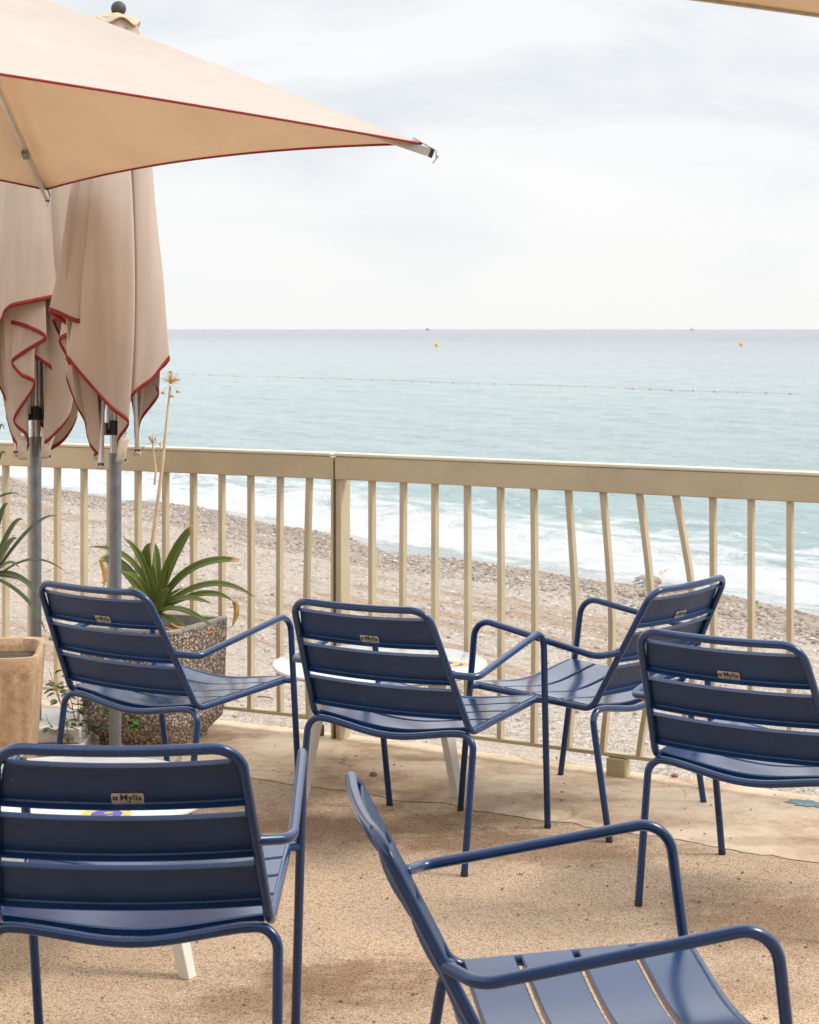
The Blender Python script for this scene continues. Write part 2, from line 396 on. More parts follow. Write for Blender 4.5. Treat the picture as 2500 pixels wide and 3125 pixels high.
def strip_mat():
    m = bpy.data.materials.new('smooth_worn_concrete'); m.use_nodes = True
    t = m.node_tree; p = t.nodes['Principled BSDF']; l = t.links.new
    p.inputs['Roughness'].default_value = 0.85; p.inputs['Specular IOR Level'].default_value = 0.3
    g = N(t, 'ShaderNodeNewGeometry')
    def noise(sc, det=5.0, ro=0.6):
        n = N(t, 'ShaderNodeTexNoise', inputs={'Scale': sc, 'Detail': det, 'Roughness': ro}); l(g.outputs['Position'], n.inputs['Vector']); return n
    a = noise(2.6, 9, 0.72); f = noise(150, 5, 0.78)
    c1 = ramp(t, [(0.30, (0.36, 0.25, 0.165)), (0.42, (0.54, 0.40, 0.275)), (0.52, (0.66, 0.52, 0.38)), (0.64, (0.68, 0.56, 0.43)), (0.78, (0.68, 0.49, 0.31))]); l(a.outputs['Fac'], c1.inputs['Fac'])
    c2 = ramp(t, [(0.34, (0.60, 0.54, 0.48)), (0.45, (1, 1, 1)), (0.66, (1.12, 1.1, 1.06))]); l(f.outputs['Fac'], c2.inputs['Fac'])
    q = N(t, 'ShaderNodeMix', data_type='RGBA', blend_type='MULTIPLY'); q.inputs['Factor'].default_value = 0.8
    l(c1.outputs['Color'], q.inputs['A']); l(c2.outputs['Color'], q.inputs['B'])
    # hairline cracks
    vo = N(t, 'ShaderNodeTexVoronoi', feature='DISTANCE_TO_EDGE', inputs={'Scale': 2.1}); 
    wv = N(t, 'ShaderNodeTexNoise', inputs={'Scale': 6.0, 'Detail': 4.0}); l(g.outputs['Position'], wv.inputs['Vector'])
    va = N(t, 'ShaderNodeMix', data_type='RGBA', inputs={0: 0.16}); l(g.outputs['Position'], va.inputs['A']); l(wv.outputs['Color'], va.inputs['B'])
    l(va.outputs['Result'], vo.inputs['Vector'])
    cr = ramp(t, [(0.0, (1, 1, 1)), (0.012, (0, 0, 0))]); l(vo.outputs['Distance'], cr.inputs['Fac'])
    mk = noise(1.1, 2); mr = ramp(t, [(0.5, (0, 0, 0)), (0.56, (0.75, 0.75, 0.75))]); l(mk.outputs['Fac'], mr.inputs['Fac'])
    mm = N(t, 'ShaderNodeMath', operation='MULTIPLY'); l(cr.outputs['Color'], mm.inputs[0]); l(mr.outputs['Color'], mm.inputs[1])
    q2 = N(t, 'ShaderNodeMix', data_type='RGBA'); l(mm.outputs[0], q2.inputs['Factor']); l(add_dark_blobs(t, g, q.outputs['Result'], [(-0.10, 6.40, 0.45, 0.22, 0.55), (0.25, 6.15, 0.45, 0.16, 0.65), (0.05, 6.80, 0.22, 0.06, 0.7), (0.75, 5.92, 0.4, 0.10, 0.5), (-0.85, 7.15, 0.35, 0.2, 0.7), (1.15, 5.70, 0.4, 0.06, 0.4)]), q2.inputs['A']); q2.inputs['B'].default_value = (0.16, 0.11, 0.07, 1)
    l(q2.outputs['Result'], p.inputs['Base Color'])
    bm = N(t, 'ShaderNodeBump', inputs={'Strength': 0.5, 'Distance': 0.004}); l(f.outputs['Fac'], bm.inputs['Height'])
    bm2 = N(t, 'ShaderNodeBump', inputs={'Strength': 0.5, 'Distance': 0.03}); l(a.outputs['Fac'], bm2.inputs['Height']); l(bm.outputs['Normal'], bm2.inputs['Normal'])
    l(bm2.outputs['Normal'], p.inputs['Normal'])
    return m
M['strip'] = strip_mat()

# shoreline frame: s = metres inland from the waterline, l = metres along it (away from us)
W0 = V3(7.4, 32.9, 0); WL = V3(-0.572, 0.820, 0); WN = V3(-0.820, -0.572, 0)
SEA = -3.6
def shore_nodes(t):
    g = N(t, 'ShaderNodeNewGeometry')
    sb = N(t, 'ShaderNodeVectorMath', operation='SUBTRACT'); sb.inputs[1].default_value = tuple(W0); t.links.new(g.outputs['Position'], sb.inputs[0])
    d1 = N(t, 'ShaderNodeVectorMath', operation='DOT_PRODUCT'); d1.inputs[1].default_value = tuple(WN); t.links.new(sb.outputs[0], d1.inputs[0])
    d2 = N(t, 'ShaderNodeVectorMath', operation='DOT_PRODUCT'); d2.inputs[1].default_value = tuple(WL); t.links.new(sb.outputs[0], d2.inputs[0])
    return g, d1.outputs['Value'], d2.outputs['Value']
def beach_mat():
    m = bpy.data.materials.new('pebble_beach_ground'); m.use_nodes = True
    t = m.node_tree; p = t.nodes['Principled BSDF']; l = t.links.new
    p.inputs['Roughness'].default_value = 0.85; p.inputs['Specular IOR Level'].default_value = 0.3
    g, s, al = shore_nodes(t)
    cv = N(t, 'ShaderNodeCombineXYZ'); l(s, cv.inputs['X']); l(al, cv.inputs['Y'])
    st = N(t, 'ShaderNodeMapping'); st.inputs['Scale'].default_value = (1.0, 0.16, 1); l(cv.outputs[0], st.inputs['Vector'])
    band = N(t, 'ShaderNodeTexNoise', inputs={'Scale': 0.62, 'Detail': 7.0, 'Roughness': 0.62, 'Distortion': 0.5}); l(st.outputs[0], band.inputs['Vector'])
    vo = N(t, 'ShaderNodeTexVoronoi', inputs={'Scale': 27.0}); l(g.outputs['Position'], vo.inputs['Vector'])
    vo2 = N(t, 'ShaderNodeTexVoronoi', inputs={'Scale': 46.0}); l(g.outputs['Position'], vo2.inputs['Vector'])
    h1 = N(t, 'ShaderNodeSeparateColor'); l(vo.outputs['Color'], h1.inputs['Color'])
    h2 = N(t, 'ShaderNodeSeparateColor'); l(vo2.outputs['Color'], h2.inputs['Color'])
    peb = [(0.0, (0.15, 0.125, 0.10)), (0.18, (0.29, 0.245, 0.205)), (0.45, (0.43, 0.37, 0.31)), (0.75, (0.54, 0.475, 0.41)), (1.0, (0.70, 0.66, 0.60))]
    c1 = ramp(t, peb); l(h1.outputs['Red'], c1.inputs['Fac'])
    c2 = ramp(t, peb); l(h2.outputs['Green'], c2.inputs['Fac'])
    mx1 = N(t, 'ShaderNodeMix', data_type='RGBA', inputs={0: 0.3}); l(c1.outputs['Color'], mx1.inputs['A']); l(c2.outputs['Color'], mx1.inputs['B'])
    # sandy streaks (warm) and pebbly streaks, lying along the shore
    sd_ = ramp(t, [(0.40, (0, 0, 0)), (0.60, (1, 1, 1))]); l(band.outputs['Fac'], sd_.inputs['Fac'])
    near = N(t, 'ShaderNodeMapRange', inputs={'From Min': 9.0, 'From Max': 19.0, 'To Min': 0.05, 'To Max': 0.80}); l(s, near.inputs['Value'])
    sf = N(t, 'ShaderNodeMath', operation='MULTIPLY_ADD', inputs={1: 0.36}); l(sd_.outputs['Color'], sf.inputs[0]); 
    nh = N(t, 'ShaderNodeMath', operation='MULTIPLY', inputs={1: 0.6}); l(near.outputs['Result'], nh.inputs[0]); l(nh.outputs[0], sf.inputs[2])
    sand = N(t, 'ShaderNodeTexNoise', inputs={'Scale': 3.0, 'Detail': 8.0, 'Roughness': 0.7}); l(g.outputs['Position'], sand.inputs['Vector'])
    sc = ramp(t, [(0.3, (0.35, 0.26, 0.18)), (0.5, (0.48, 0.375, 0.285)), (0.7, (0.56, 0.455, 0.36))]); l(sand.outputs['Fac'], sc.inputs['Fac'])
    mx2 = N(t, 'ShaderNodeMix', data_type='RGBA'); l(sf.outputs[0], mx2.inputs['Factor']); l(mx1.outputs['Result'], mx2.inputs['A']); l(sc.outputs['Color'], mx2.inputs['B'])
    # brown coarse lines left by earlier tides
    st2 = N(t, 'ShaderNodeMapping'); st2.inputs['Scale'].default_value = (1.0, 0.10, 1); st2.inputs['Location'].default_value = (3.3, 1.7, 0); l(cv.outputs[0], st2.inputs['Vector'])
    tide = N(t, 'ShaderNodeTexNoise', inputs={'Scale': 0.9, 'Detail': 8.0, 'Roughness': 0.66, 'Distortion': 0.4}); l(st2.outputs[0], tide.inputs['Vector'])
    tr_ = ramp(t, [(0.53, (0, 0, 0)), (0.60, (0.75, 0.75, 0.75)), (0.66, (0.2, 0.2, 0.2)), (0.72, (0.8, 0.8, 0.8))]); l(tide.outputs['Fac'], tr_.inputs['Fac'])
    mxt = N(t, 'ShaderNodeMix', data_type='RGBA', blend_type='MULTIPLY'); l(tr_.outputs['Color'], mxt.inputs['Factor']); l(mx2.outputs['Result'], mxt.inputs['A']); mxt.inputs['B'].default_value = (0.70, 0.53, 0.38, 1)
    mx2 = mxt
    # brown coarser belt on the wash ridge, and the wet edge
    wn = N(t, 'ShaderNodeTexNoise', inputs={'Scale': 0.8, 'Detail': 6.0}); l(cv.outputs[0], wn.inputs['Vector'])
    sw = N(t, 'ShaderNodeMath', operation='MULTIPLY_ADD', inputs={1: 2.4, 2: -1.2}); l(wn.outputs['Fac'], sw.inputs[0])
    s2 = N(t, 'ShaderNodeMath', operation='ADD'); l(s, s2.inputs[0]); l(sw.outputs[0], s2.inputs[1])
    b1 = N(t, 'ShaderNodeMapRange', inputs={'From Min': 3.8, 'From Max': 1.4, 'To Min': 0, 'To Max': 0.62}); l(s2.outputs[0], b1.inputs['Value'])
    mx3 = N(t, 'ShaderNodeMix', data_type='RGBA', blend_type='MULTIPLY'); l(b1.outputs['Result'], mx3.inputs['Factor']); l(mx2.outputs['Result'], mx3.inputs['A']); mx3.inputs['B'].default_value = (0.62, 0.50, 0.40, 1)
    b2 = N(t, 'ShaderNodeMapRange', inputs={'From Min': 0.9, 'From Max': 0.3, 'To Min': 0, 'To Max': 0.9}); l(s2.outputs[0], b2.inputs['Value'])
    mx4 = N(t, 'ShaderNodeMix', data_type='RGBA'); l(b2.outputs['Result'], mx4.inputs['Factor']); l(mx3.outputs['Result'], mx4.inputs['A']); mx4.inputs['B'].default_value = (0.44, 0.42, 0.40, 1)
    l(mx4.outputs['Result'], p.inputs['Base Color'])
    rr = N(t, 'ShaderNodeMapRange', inputs={'From Min': 1.0, 'From Max': 0.3, 'To Min': 0.85, 'To Max': 0.25}); l(s2.outputs[0], rr.inputs['Value']); l(rr.outputs['Result'], p.inputs['Roughness'])
    iv = N(t, 'ShaderNodeMath', operation='MULTIPLY_ADD', inputs={1: -1.0, 2: 1.0}); l(vo.outputs['Distance'], iv.inputs[0])
    bm = N(t, 'ShaderNodeBump', inputs={'Strength': 1.0, 'Distance': 0.035}); l(iv.outputs[0], bm.inputs['Height'])
    bm2 = N(t, 'ShaderNodeBump', inputs={'Strength': 0.6, 'Distance': 0.06}); l(sand.outputs['Fac'], bm2.inputs['Height']); l(bm.outputs['Normal'], bm2.inputs['Normal'])
    l(bm2.outputs['Normal'], p.inputs['Normal'])
    return m
M['beach'] = beach_mat()
def pebble_mat():
    m = bpy.data.materials.new('loose_pebble_stone'); m.use_nodes = True
    t = m.node_tree; p = t.nodes['Principled BSDF']
    p.inputs['Roughness'].default_value = 0.75
    at = N(t, 'ShaderNodeAttribute', attribute_name='stone_tone')
    r = ramp(t, [(0.0, (0.13, 0.10, 0.085)), (0.2, (0.25, 0.205, 0.175)), (0.45, (0.36, 0.31, 0.27)), (0.7, (0.46, 0.39, 0.33)), (1.0, (0.62, 0.58, 0.53))])
    t.links.new(at.outputs['Fac'], r.inputs['Fac']); t.links.new(r.outputs['Color'], p.inputs['Base Color'])
    return m
M['pebble'] = pebble_mat()
def sea_mat():
    m = bpy.data.materials.new('sea_water'); m.use_nodes = True
    t = m.node_tree; p = t.nodes['Principled BSDF']; l = t.links.new
    g, s, al = shore_nodes(t)
    sea_d = N(t, 'ShaderNodeMath', operation='MULTIPLY', inputs={1: -1.0}); l(s, sea_d.inputs[0])
    cv = N(t, 'ShaderNodeCombineXYZ'); l(sea_d.outputs[0], cv.inputs['X']); l(al, cv.inputs['Y'])
    def nz(vec, sc, det, ro, dist=0.0):
        n = N(t, 'ShaderNodeTexNoise', inputs={'Scale': sc, 'Detail': det, 'Roughness': ro, 'Distortion': dist}); l(vec, n.inputs['Vector']); return n
    # depth colour: pale turquoise in the shallows, blue-grey out at sea
    big = N(t, 'ShaderNodeMapping'); big.inputs['Scale'].default_value = (0.02, 0.006, 1); l(cv.outputs[0], big.inputs['Vector'])
    bn = nz(big.outputs[0], 1.0, 5, 0.6)
    lg = N(t, 'ShaderNodeMath', operation='LOGARITHM', inputs={1: 10.0}); ab = N(t, 'ShaderNodeMath', operation='MAXIMUM', inputs={1: 1.0}); l(sea_d.outputs[0], ab.inputs[0]); l(ab.outputs[0], lg.inputs[0])
    ln = N(t, 'ShaderNodeMath', operation='MULTIPLY_ADD', inputs={1: 0.5, 2: -0.25}); l(bn.outputs['Fac'], ln.inputs[0])
    la = N(t, 'ShaderNodeMath', operation='ADD'); l(lg.outputs[0], la.inputs[0]); l(ln.outputs[0], la.inputs[1])
    dv = N(t, 'ShaderNodeMath', operation='DIVIDE', inputs={1: 4.0}); l(la.outputs[0], dv.inputs[0])
    c = ramp(t, [(0.0, (0.42, 0.47, 0.455)), (0.22, (0.33, 0.44, 0.445)), (0.40, (0.31, 0.40, 0.41)), (0.52, (0.30, 0.37, 0.385)), (0.62, (0.24, 0.28, 0.31)), (0.70, (0.15, 0.175, 0.215)), (1.0, (0.11, 0.13, 0.165))])
    l(dv.outputs[0], c.inputs['Fac'])
    # foam
    fm = N(t, 'ShaderNodeMapping'); fm.inputs['Scale'].default_value = (0.55, 0.28, 1); l(cv.outputs[0], fm.inputs['Vector'])
    f1 = nz(fm.outputs[0], 1.6, 10, 0.68, 0.7)
    fm2 = N(t, 'ShaderNodeMapping'); fm2.inputs['Scale'].default_value = (0.05, 0.05, 1); l(cv.outputs[0], fm2.inputs['Vector'])
    f2 = nz(fm2.outputs[0], 1.0, 3, 0.5)
    wv = N(t, 'ShaderNodeMath', operation='MULTIPLY_ADD', inputs={1: 6.0, 2: -3.0}); l(f2.outputs['Fac'], wv.inputs[0])
    sd2 = N(t, 'ShaderNodeMath', operation='ADD'); l(sea_d.outputs[0], sd2.inputs[0]); l(wv.outputs[0], sd2.inputs[1])
    prof = N(t, 'ShaderNodeFloatCurve'); cu = prof.mapping.curves[0]
    pts = [(0.0, 0.52), (0.045, 0.60), (0.10, 0.72), (0.20, 0.64), (0.29, 0.585), (0.36, 0.50), (0.42, 0.54), (0.50, 0.46), (0.62, 0.41), (1.0, 0.33)]
    cu.points[0].location = pts[0]; cu.points[1].location = pts[-1]
    for q in pts[1:-1]: cu.points.new(*q)
    prof.mapping.update()
    dn = N(t, 'ShaderNodeMath', operation='DIVIDE', inputs={1: 16.0}); l(sd2.outputs[0], dn.inputs[0]); l(dn.outputs[0], prof.inputs['Value'])
    sm = N(t, 'ShaderNodeMath', operation='ADD'); l(f1.outputs['Fac'], sm.inputs[0]); l(prof.outputs['Value'], sm.inputs[1])
    foam = N(t, 'ShaderNodeMapRange', inputs={'From Min': 0.98, 'From Max': 1.11, 'To Min': 0, 'To Max': 1}); l(sm.outputs[0], foam.inputs['Value'])
    mxn = N(t, 'ShaderNodeMix', data_type='RGBA'); l(foam.outputs['Result'], mxn.inputs['Factor']); l(c.outputs['Color'], mxn.inputs['A']); mxn.inputs['B'].default_value = (0.66, 0.675, 0.68, 1)
    l(mxn.outputs['Result'], p.inputs['Base Color'])
    rg = N(t, 'ShaderNodeMapRange', inputs={'To Min': 0.16, 'To Max': 0.75}); l(foam.outputs['Result'], rg.inputs['Value']); l(rg.outputs['Result'], p.inputs['Roughness'])
    p.inputs['IOR'].default_value = 1.33
    # ripples
    wm = N(t, 'ShaderNodeMapping'); wm.inputs['Scale'].default_value = (1.0, 0.62, 1); l(cv.outputs[0], wm.inputs['Vector'])
    w1 = nz(wm.outputs[0], 1.3, 8, 0.68, 0.3); w2 = nz(wm.outputs[0], 0.16, 4, 0.6, 0.2)
    b1 = N(t, 'ShaderNodeBump', inputs={'Strength': 1.0, 'Distance': 0.5}); l(w1.outputs['Fac'], b1.inputs['Height'])
    b2 = N(t, 'ShaderNodeBump', inputs={'Strength': 0.6, 'Distance': 1.6}); l(w2.outputs['Fac'], b2.inputs['Height']); l(b1.outputs['Normal'], b2.inputs['Normal'])
    b3 = N(t, 'ShaderNodeBump', inputs={'Strength': 0.5, 'Distance': 0.12}); l(sm.outputs[0], b3.inputs['Height']); l(b2.outputs['Normal'], b3.inputs['Normal'])
    l(b3.outputs['Normal'], p.inputs['Normal'])
    return m
M['sea'] = sea_mat()
def aggregate_mat():
    m = bpy.data.materials.new('exposed_pebble_aggregate'); m.use_nodes = True
    t = m.node_tree; p = t.nodes['Principled BSDF']; l = t.links.new
    p.inputs['Roughness'].default_value = 0.6
    tcn = N(t, 'ShaderNodeTexCoord')
    vo = N(t, 'ShaderNodeTexVoronoi', inputs={'Scale': 84.0, 'Randomness': 0.9}); l(tcn.outputs['Object'], vo.inputs['Vector'])
    h = N(t, 'ShaderNodeSeparateColor'); l(vo.outputs['Color'], h.inputs['Color'])
    c = ramp(t, [(0.0, (0.18, 0.115, 0.08)), (0.25, (0.34, 0.24, 0.18)), (0.55, (0.48, 0.37, 0.29)), (0.85, (0.60, 0.50, 0.41)), (1.0, (0.72, 0.65, 0.57))]); l(h.outputs['Red'], c.inputs['Fac'])
    e = ramp(t, [(0.42, (1, 1, 1)), (0.62, (0, 0, 0))]); l(vo.outputs['Distance'], e.inputs['Fac'])
    q = N(t, 'ShaderNodeMix', data_type='RGBA'); l(e.outputs['Color'], q.inputs['Factor']); q.inputs['A'].default_value = (0.15, 0.12, 0.10, 1); l(c.outputs['Color'], q.inputs['B'])
    l(q.outputs['Result'], p.inputs['Base Color'])
    iv = N(t, 'ShaderNodeMath', operation='MULTIPLY_ADD', inputs={1: -1.0, 2: 1.0}); l(vo.outputs['Distance'], iv.inputs[0])
    bm = N(t, 'ShaderNodeBump', inputs={'Strength': 1.0, 'Distance': 0.009}); l(iv.outputs[0], bm.inputs['Height']); l(bm.outputs['Normal'], p.inputs['Normal'])
    return m
M['aggregate'] = aggregate_mat()
M['cement'] = mat('planter_rim_cement', (0.33, 0.30, 0.27), 0.85, var=0.2, vscale=30, bump=0.4, bscale=90)
M['pot'] = mat('weathered_terracotta', (0.54, 0.37, 0.225), 0.85, var=0.22, vscale=40, bump=0.6, bscale=140, spots=((0.22, 0.12, 0.06), 80, 0.64), bdist=0.006)

# ------------------------------------------------------------------ setting: terrace, strip, beach, sea
FP = V3(-0.273, 7.13, 0); DR = V3(0.8655, -0.501, 0); DL = V3(-0.897, 0.442, 0)    # railing post and the two railing directions
OUT = V3(0.475, 0.88, 0)                                                              # seaward normal of the railing, roughly
def edge_pt(q, off):
    d = DR if q >= 0 else DL
    n = V3(0.501, 0.8655, 0) if q >= 0 else V3(0.442, 0.897, 0)
    if abs(q) < 1e-6: n = OUT
    return FP + d * abs(q) + n * off
qs = np.concatenate([np.linspace(-14, -3.1, 60), np.arange(-3, -0.04, 0.03), [0.0], np.arange(0.03, 3, 0.03), np.linspace(3.1, 14, 60)])
def wob_(q, seed, a): return a * (mnoise.noise(Vector((q * 1.7, seed, 0))) + 0.5 * mnoise.noise(Vector((q * 5.1, seed, 3))))
mb = MB()
top = [edge_pt(q, 0.10 + wob_(q, 1, 0.012)) for q in qs]
back = [V3(30 * q / 14 * 0.6, -12, 0) for q in qs]
rows = [[b * (1 - k) + a * k for a, b in zip(top, back)] for k in (0, 0.5, 0.9, 1.0)]
mb.grid(rows)
low = [p + OUT * 0.02 - V3(0, 0, 2.9) for p in top]
lip = [p + OUT * 0.008 - V3(0, 0, 0.03) for p in top]
mb.grid([low, lip, top])
tag(mb.build('terrace', M['terrace'], smooth=True), kind='structure')
mb = MB()
inner = [edge_pt(q, -0.66 + wob_(q, 9, 0.06) + wob_(q * 4, 4, 0.035)) + V3(0, 0, 0.002) for q in qs]
inner2 = [edge_pt(q, -0.62 + wob_(q, 9, 0.06) + wob_(q * 4, 4, 0.035)) + V3(0, 0, 0.0065) for q in qs]
mid_ = [edge_pt(q, -0.25) + V3(0, 0, 0.010) for q in qs]
outr = [edge_pt(q, 0.07 + wob_(q, 1, 0.012)) + V3(0, 0, 0.009) for q in qs]
outr2 = [edge_pt(q, 0.094 + wob_(q, 1, 0.012)) + V3(0, 0, 0.003) for q in qs]
mb.grid([inner, inner2, mid_, outr, outr2])
tag(mb.build('concrete_edge_strip', M['strip']), kind='structure')
mb = MB()
c0 = GP(2468, 2451, 0.012)
ring = [c0 + (0.045 + 0.035 * mnoise.noise(Vector((math.cos(a) * 5, math.sin(a) * 5, 5)))) * (math.cos(a) * DR * 1.5 + math.sin(a) * OUT * 0.9) for a in np.linspace(0, 2 * math.pi, 40, endpoint=False)]
mb.add([c0] + ring, [(0, 1 + k, 1 + (k + 1) % 40) for k in range(40)])
tag(mb.build('paint_spill', mat('faded_blue_paint', (0.15, 0.27, 0.31), 0.7, var=0.5, vscale=90)), 'faded blue paint splash on the concrete edge at the right, under the railing', 'paint mark')

pw = thing('unseen_shade_wall', 'unseen wall added behind the camera to darken the chair backs and railing', 'wall', (0, -3.2, 0))  # added wall, never in view: dims the light on chair backs and railing
M['wall'] = mat('shade_wall_stone', (0.34, 0.29, 0.23), 0.9, var=0.2, vscale=2, bump=0.5, bscale=12, bdist=0.02)
MB().box(V3(0, -0.4, 2.3), (44, 0.8, 4.6)).build('shade_wall_face', M['wall'], pw)
MB().box(V3(0, -0.4, 4.72), (44, 1.0, 0.22)).build('shade_wall_coping', M['wall'], pw, bevel=0.03)

def beach_h(s, l):
    if s < 0: h = SEA + 0.10 * s
    elif s < 1.6: h = SEA + 0.14 * s
    elif s < 5: h = SEA + 0.224 + (s - 1.6) * 0.085
    else: h = SEA + 0.513 + 0.62 * (1 - math.exp(-(s - 5) / 9.0)) + 0.012 * (s - 5)
    cusp = 0.10 * math.sin(l * 0.33 + 1.0) * math.exp(-((s - 2) / 3) ** 2) + 0.06 * math.sin(l * 0.9) * math.exp(-((s - 1.5) / 2) ** 2)
    v = Vector((s, l * 0.5, 0))
    n = 0.07 * mnoise.noise(v * 0.5) + (0.045 * mnoise.noise(v * 1.7) + 0.022 * mnoise.noise(Vector((s * 4, l * 3, 2)))) * min(1, max(0, (s - 0.5) / 3))
    rid = 0.05 * math.sin(s * 2.3 + 1.5 * mnoise.noise(Vector((s * 0.3, l * 0.12, 7)))) * min(1, max(0, (s - 4) / 4))
    return h + cusp + n + rid
ss = np.concatenate([np.linspace(-30, -2, 15), np.arange(-1.8, 22, 0.13), np.linspace(23, 60, 14)])
ls = np.concatenate([np.linspace(-70, -24, 14), np.arange(-23, 62, 0.28), np.linspace(66, 300, 25)])
rows = []
for s_ in ss:
    rows.append([W0 + WN * s_ + WL * l_ + V3(0, 0, beach_h(s_, l_)) for l_ in ls])
mb = MB(); mb.grid(rows)
tag(mb.build('beach', M['beach'], angle=180), kind='structure')

ico_v = []
ph = (1 + 5 ** 0.5) / 2
for a in (-1, 1):
    for b in (-ph, ph): ico_v += [(a, b, 0), (0, a, b), (b, 0, a)]
ico_v = np.array(ico_v, float); ico_v /= np.linalg.norm(ico_v[0])
ico_f = [(i, j, k) for i in range(12) for j in range(i + 1, 12) for k in range(j + 1, 12)
         if all(abs(np.linalg.norm(ico_v[a] - ico_v[b]) - 1.05146) < 0.01 for a, b in ((i, j), (j, k), (i, k)))]
ico_f = [f if np.dot(np.cross(ico_v[f[1]] - ico_v[f[0]], ico_v[f[2]] - ico_v[f[0]]), ico_v[f[0]]) > 0 else (f[0], f[2], f[1]) for f in ico_f]
def scatter_pebbles(count):
    allv, allf, tone = [], [], []
    b = 0
    k = 0
    while k < count:
        u = random.random()
        if u < 0.34: s_ = random.gauss(2.4, 1.1)
        else: s_ = random.uniform(2.0, 20.5)
        l_ = random.uniform(-20, 42)
        if s_ < 0.6: continue
        dens = mnoise.noise(Vector((s_ * 0.8, l_ * 0.13, 11)))
        if s_ > 5 and dens < random.uniform(-0.5, 0.35): continue
        p = W0 + WN * s_ + WL * l_
        if abs(p[0]) > p[1] * 0.40 + 1.0: continue
        sz = (0.013 + 0.026 * random.random() ** 2.2) * (1.25 if s_ < 4.5 else (0.75 if s_ > 12 else 1.0))
        sc = np.array([random.uniform(0.8, 1.5), random.uniform(0.7, 1.2), random.uniform(0.45, 0.8)]) * sz
        a = random.random() * 6.28
        c_, s2 = math.cos(a), math.sin(a)
        q = ico_v * sc * rng.uniform(0.82, 1.15, (12, 1))
        q = np.stack([q[:, 0] * c_ - q[:, 1] * s2, q[:, 0] * s2 + q[:, 1] * c_, q[:, 2]], 1) + p + V3(0, 0, beach_h(s_, l_) + sc[2] * 0.35)
        allv.append(q); allf.append(np.array(ico_f) + b); b += 12
        tn = min(1, max(0, random.gauss(0.62 if s_ > 4.5 else 0.42, 0.22)))
        tone.append(np.full(12, tn)); k += 1
    me = bpy.data.meshes.new('pebbles')
    me.from_pydata(np.concatenate(allv).tolist(), [], np.concatenate(allf).tolist())
    me.materials.append(M['pebble'])
    at = me.attributes.new('stone_tone', 'FLOAT', 'POINT'); at.data.foreach_set('value', np.concatenate(tone))
    me.polygons.foreach_set('use_smooth', [True] * len(me.polygons))
    o = bpy.data.objects.new('pebbles', me); col.objects.link(o)
    tag(o, 'loose grey and tan pebbles strewn over the beach below the railing', 'pebbles', kind='stuff')
scatter_pebbles(34000)

# sea: rings of growing size, real waves near the shore
rr = [14.0]
while rr[-1] < 60000: rr.append(rr[-1] * (1.0055 if rr[-1] < 120 else (1.012 if rr[-1] < 700 else 1.09)))
aa = np.concatenate([np.linspace(-62, -17, 26), np.linspace(-16, 16, 240), np.linspace(17, 62, 26)])
rows = []
for r_ in rr:
    row = []
    for a in aa:
        x, y = r_ * math.sin(R(a)), r_ * math.cos(R(a))
        z = SEA
        if r_ < 420:
            fd = 1 if r_ < 200 else (420 - r_) / 220
            p = V3(x, y, 0) - W0; sd_ = -(p @ WN); l_ = p @ WL
            if sd_ > -3:
                sw = mnoise.noise(Vector((sd_ * 0.30, l_ * 0.10, 0))) * 0.16 + mnoise.noise(Vector((sd_ * 0.9, l_ * 0.4, 4))) * 0.07 + mnoise.noise(Vector((sd_ * 2.6, l_ * 1.3, 8))) * 0.025
                amp = min(1, max(0, (sd_ - 0.2) / 5))
                z += sw * amp * fd
                cr = 4.6 + 1.6 * mnoise.noise(Vector((l_ * 0.10, 3, 0)))
                z += 0.36 * math.exp(-((sd_ - cr) / (0.55 if sd_ < cr else 1.3)) ** 2) * (0.55 + 0.45 * mnoise.noise(Vector((l_ * 0.16, 9, 0))))
                z += 0.10 * math.exp(-((sd_ - cr - 5.5) / 1.0) ** 2) * (0.5 + mnoise.noise(Vector((l_ * 0.12, 2, 0))))
                z += 0.04 * mnoise.noise(Vector((l_ * 0.5, sd_, 1))) * math.exp(-(sd_ / 3) ** 2)
        row.append((x, y, z))
    rows.append(row)
mb = MB(); mb.grid(rows)
tag(mb.build('sea', M['sea'], angle=180), kind='structure')

# ------------------------------------------------------------------ railing
def on_line(u, side):                     # where the sight line of photo column u meets the railing line
    k = (u - UC) / FPX
    d = DR if side > 0 else DL
    t = (k * FP[1] - FP[0]) / (d[0] - k * d[1])
    return FP + d * t, t
rail = thing('metal_railing', 'cream painted metal railing with bent balusters along the terrace edge', 'railing', FP)
def rb(mb, name, mats, **kw): return mb.build(name, mats, rail, origin=FP, **kw)
for side, d, ln in ((1, DR, 4.0), (-1, DL, 4.6)):
    a = FP + d * (-0.008 if side > 0 else 0.026); b = FP + d * ln
    mb = MB().bar(a + V3(0, 0, 1.068), b + V3(0, 0, 1.068), 0.052, 0.090)
    tr = rb(mb, 'top_rail', M['cream'], bevel=0.004)
    mb = MB().bar(a + V3(0, 0, 1.1205), b + V3(0, 0, 1.1205), 0.060, 0.013)
    cp = mb.build('rail_cap', M['cream_cap'], tr, bevel=0.004, origin=FP)
    mb = MB().bar(a + V3(0, 0, 0.082), b + V3(0, 0, 0.082), 0.036, 0.014)
    rb(mb, 'bottom_rail', M['cream'], bevel=0.002)
tops_r = [(1136, 0), (1232, -2), (1328, 0), (1427, 1), (1528, 2), (1630, 3), (1735, 22), (1841, 26), (1952, 40), (2063, 58), (2176, 2), (2293, 0), (2412, 0)]
tops_l = [(945, -8), (856, -2), (766, 1), (678, 0), (591, 0), (506, 0), (422, 0), (337, 0), (257, 0), (176, 0), (96, 0), (18, 0)]
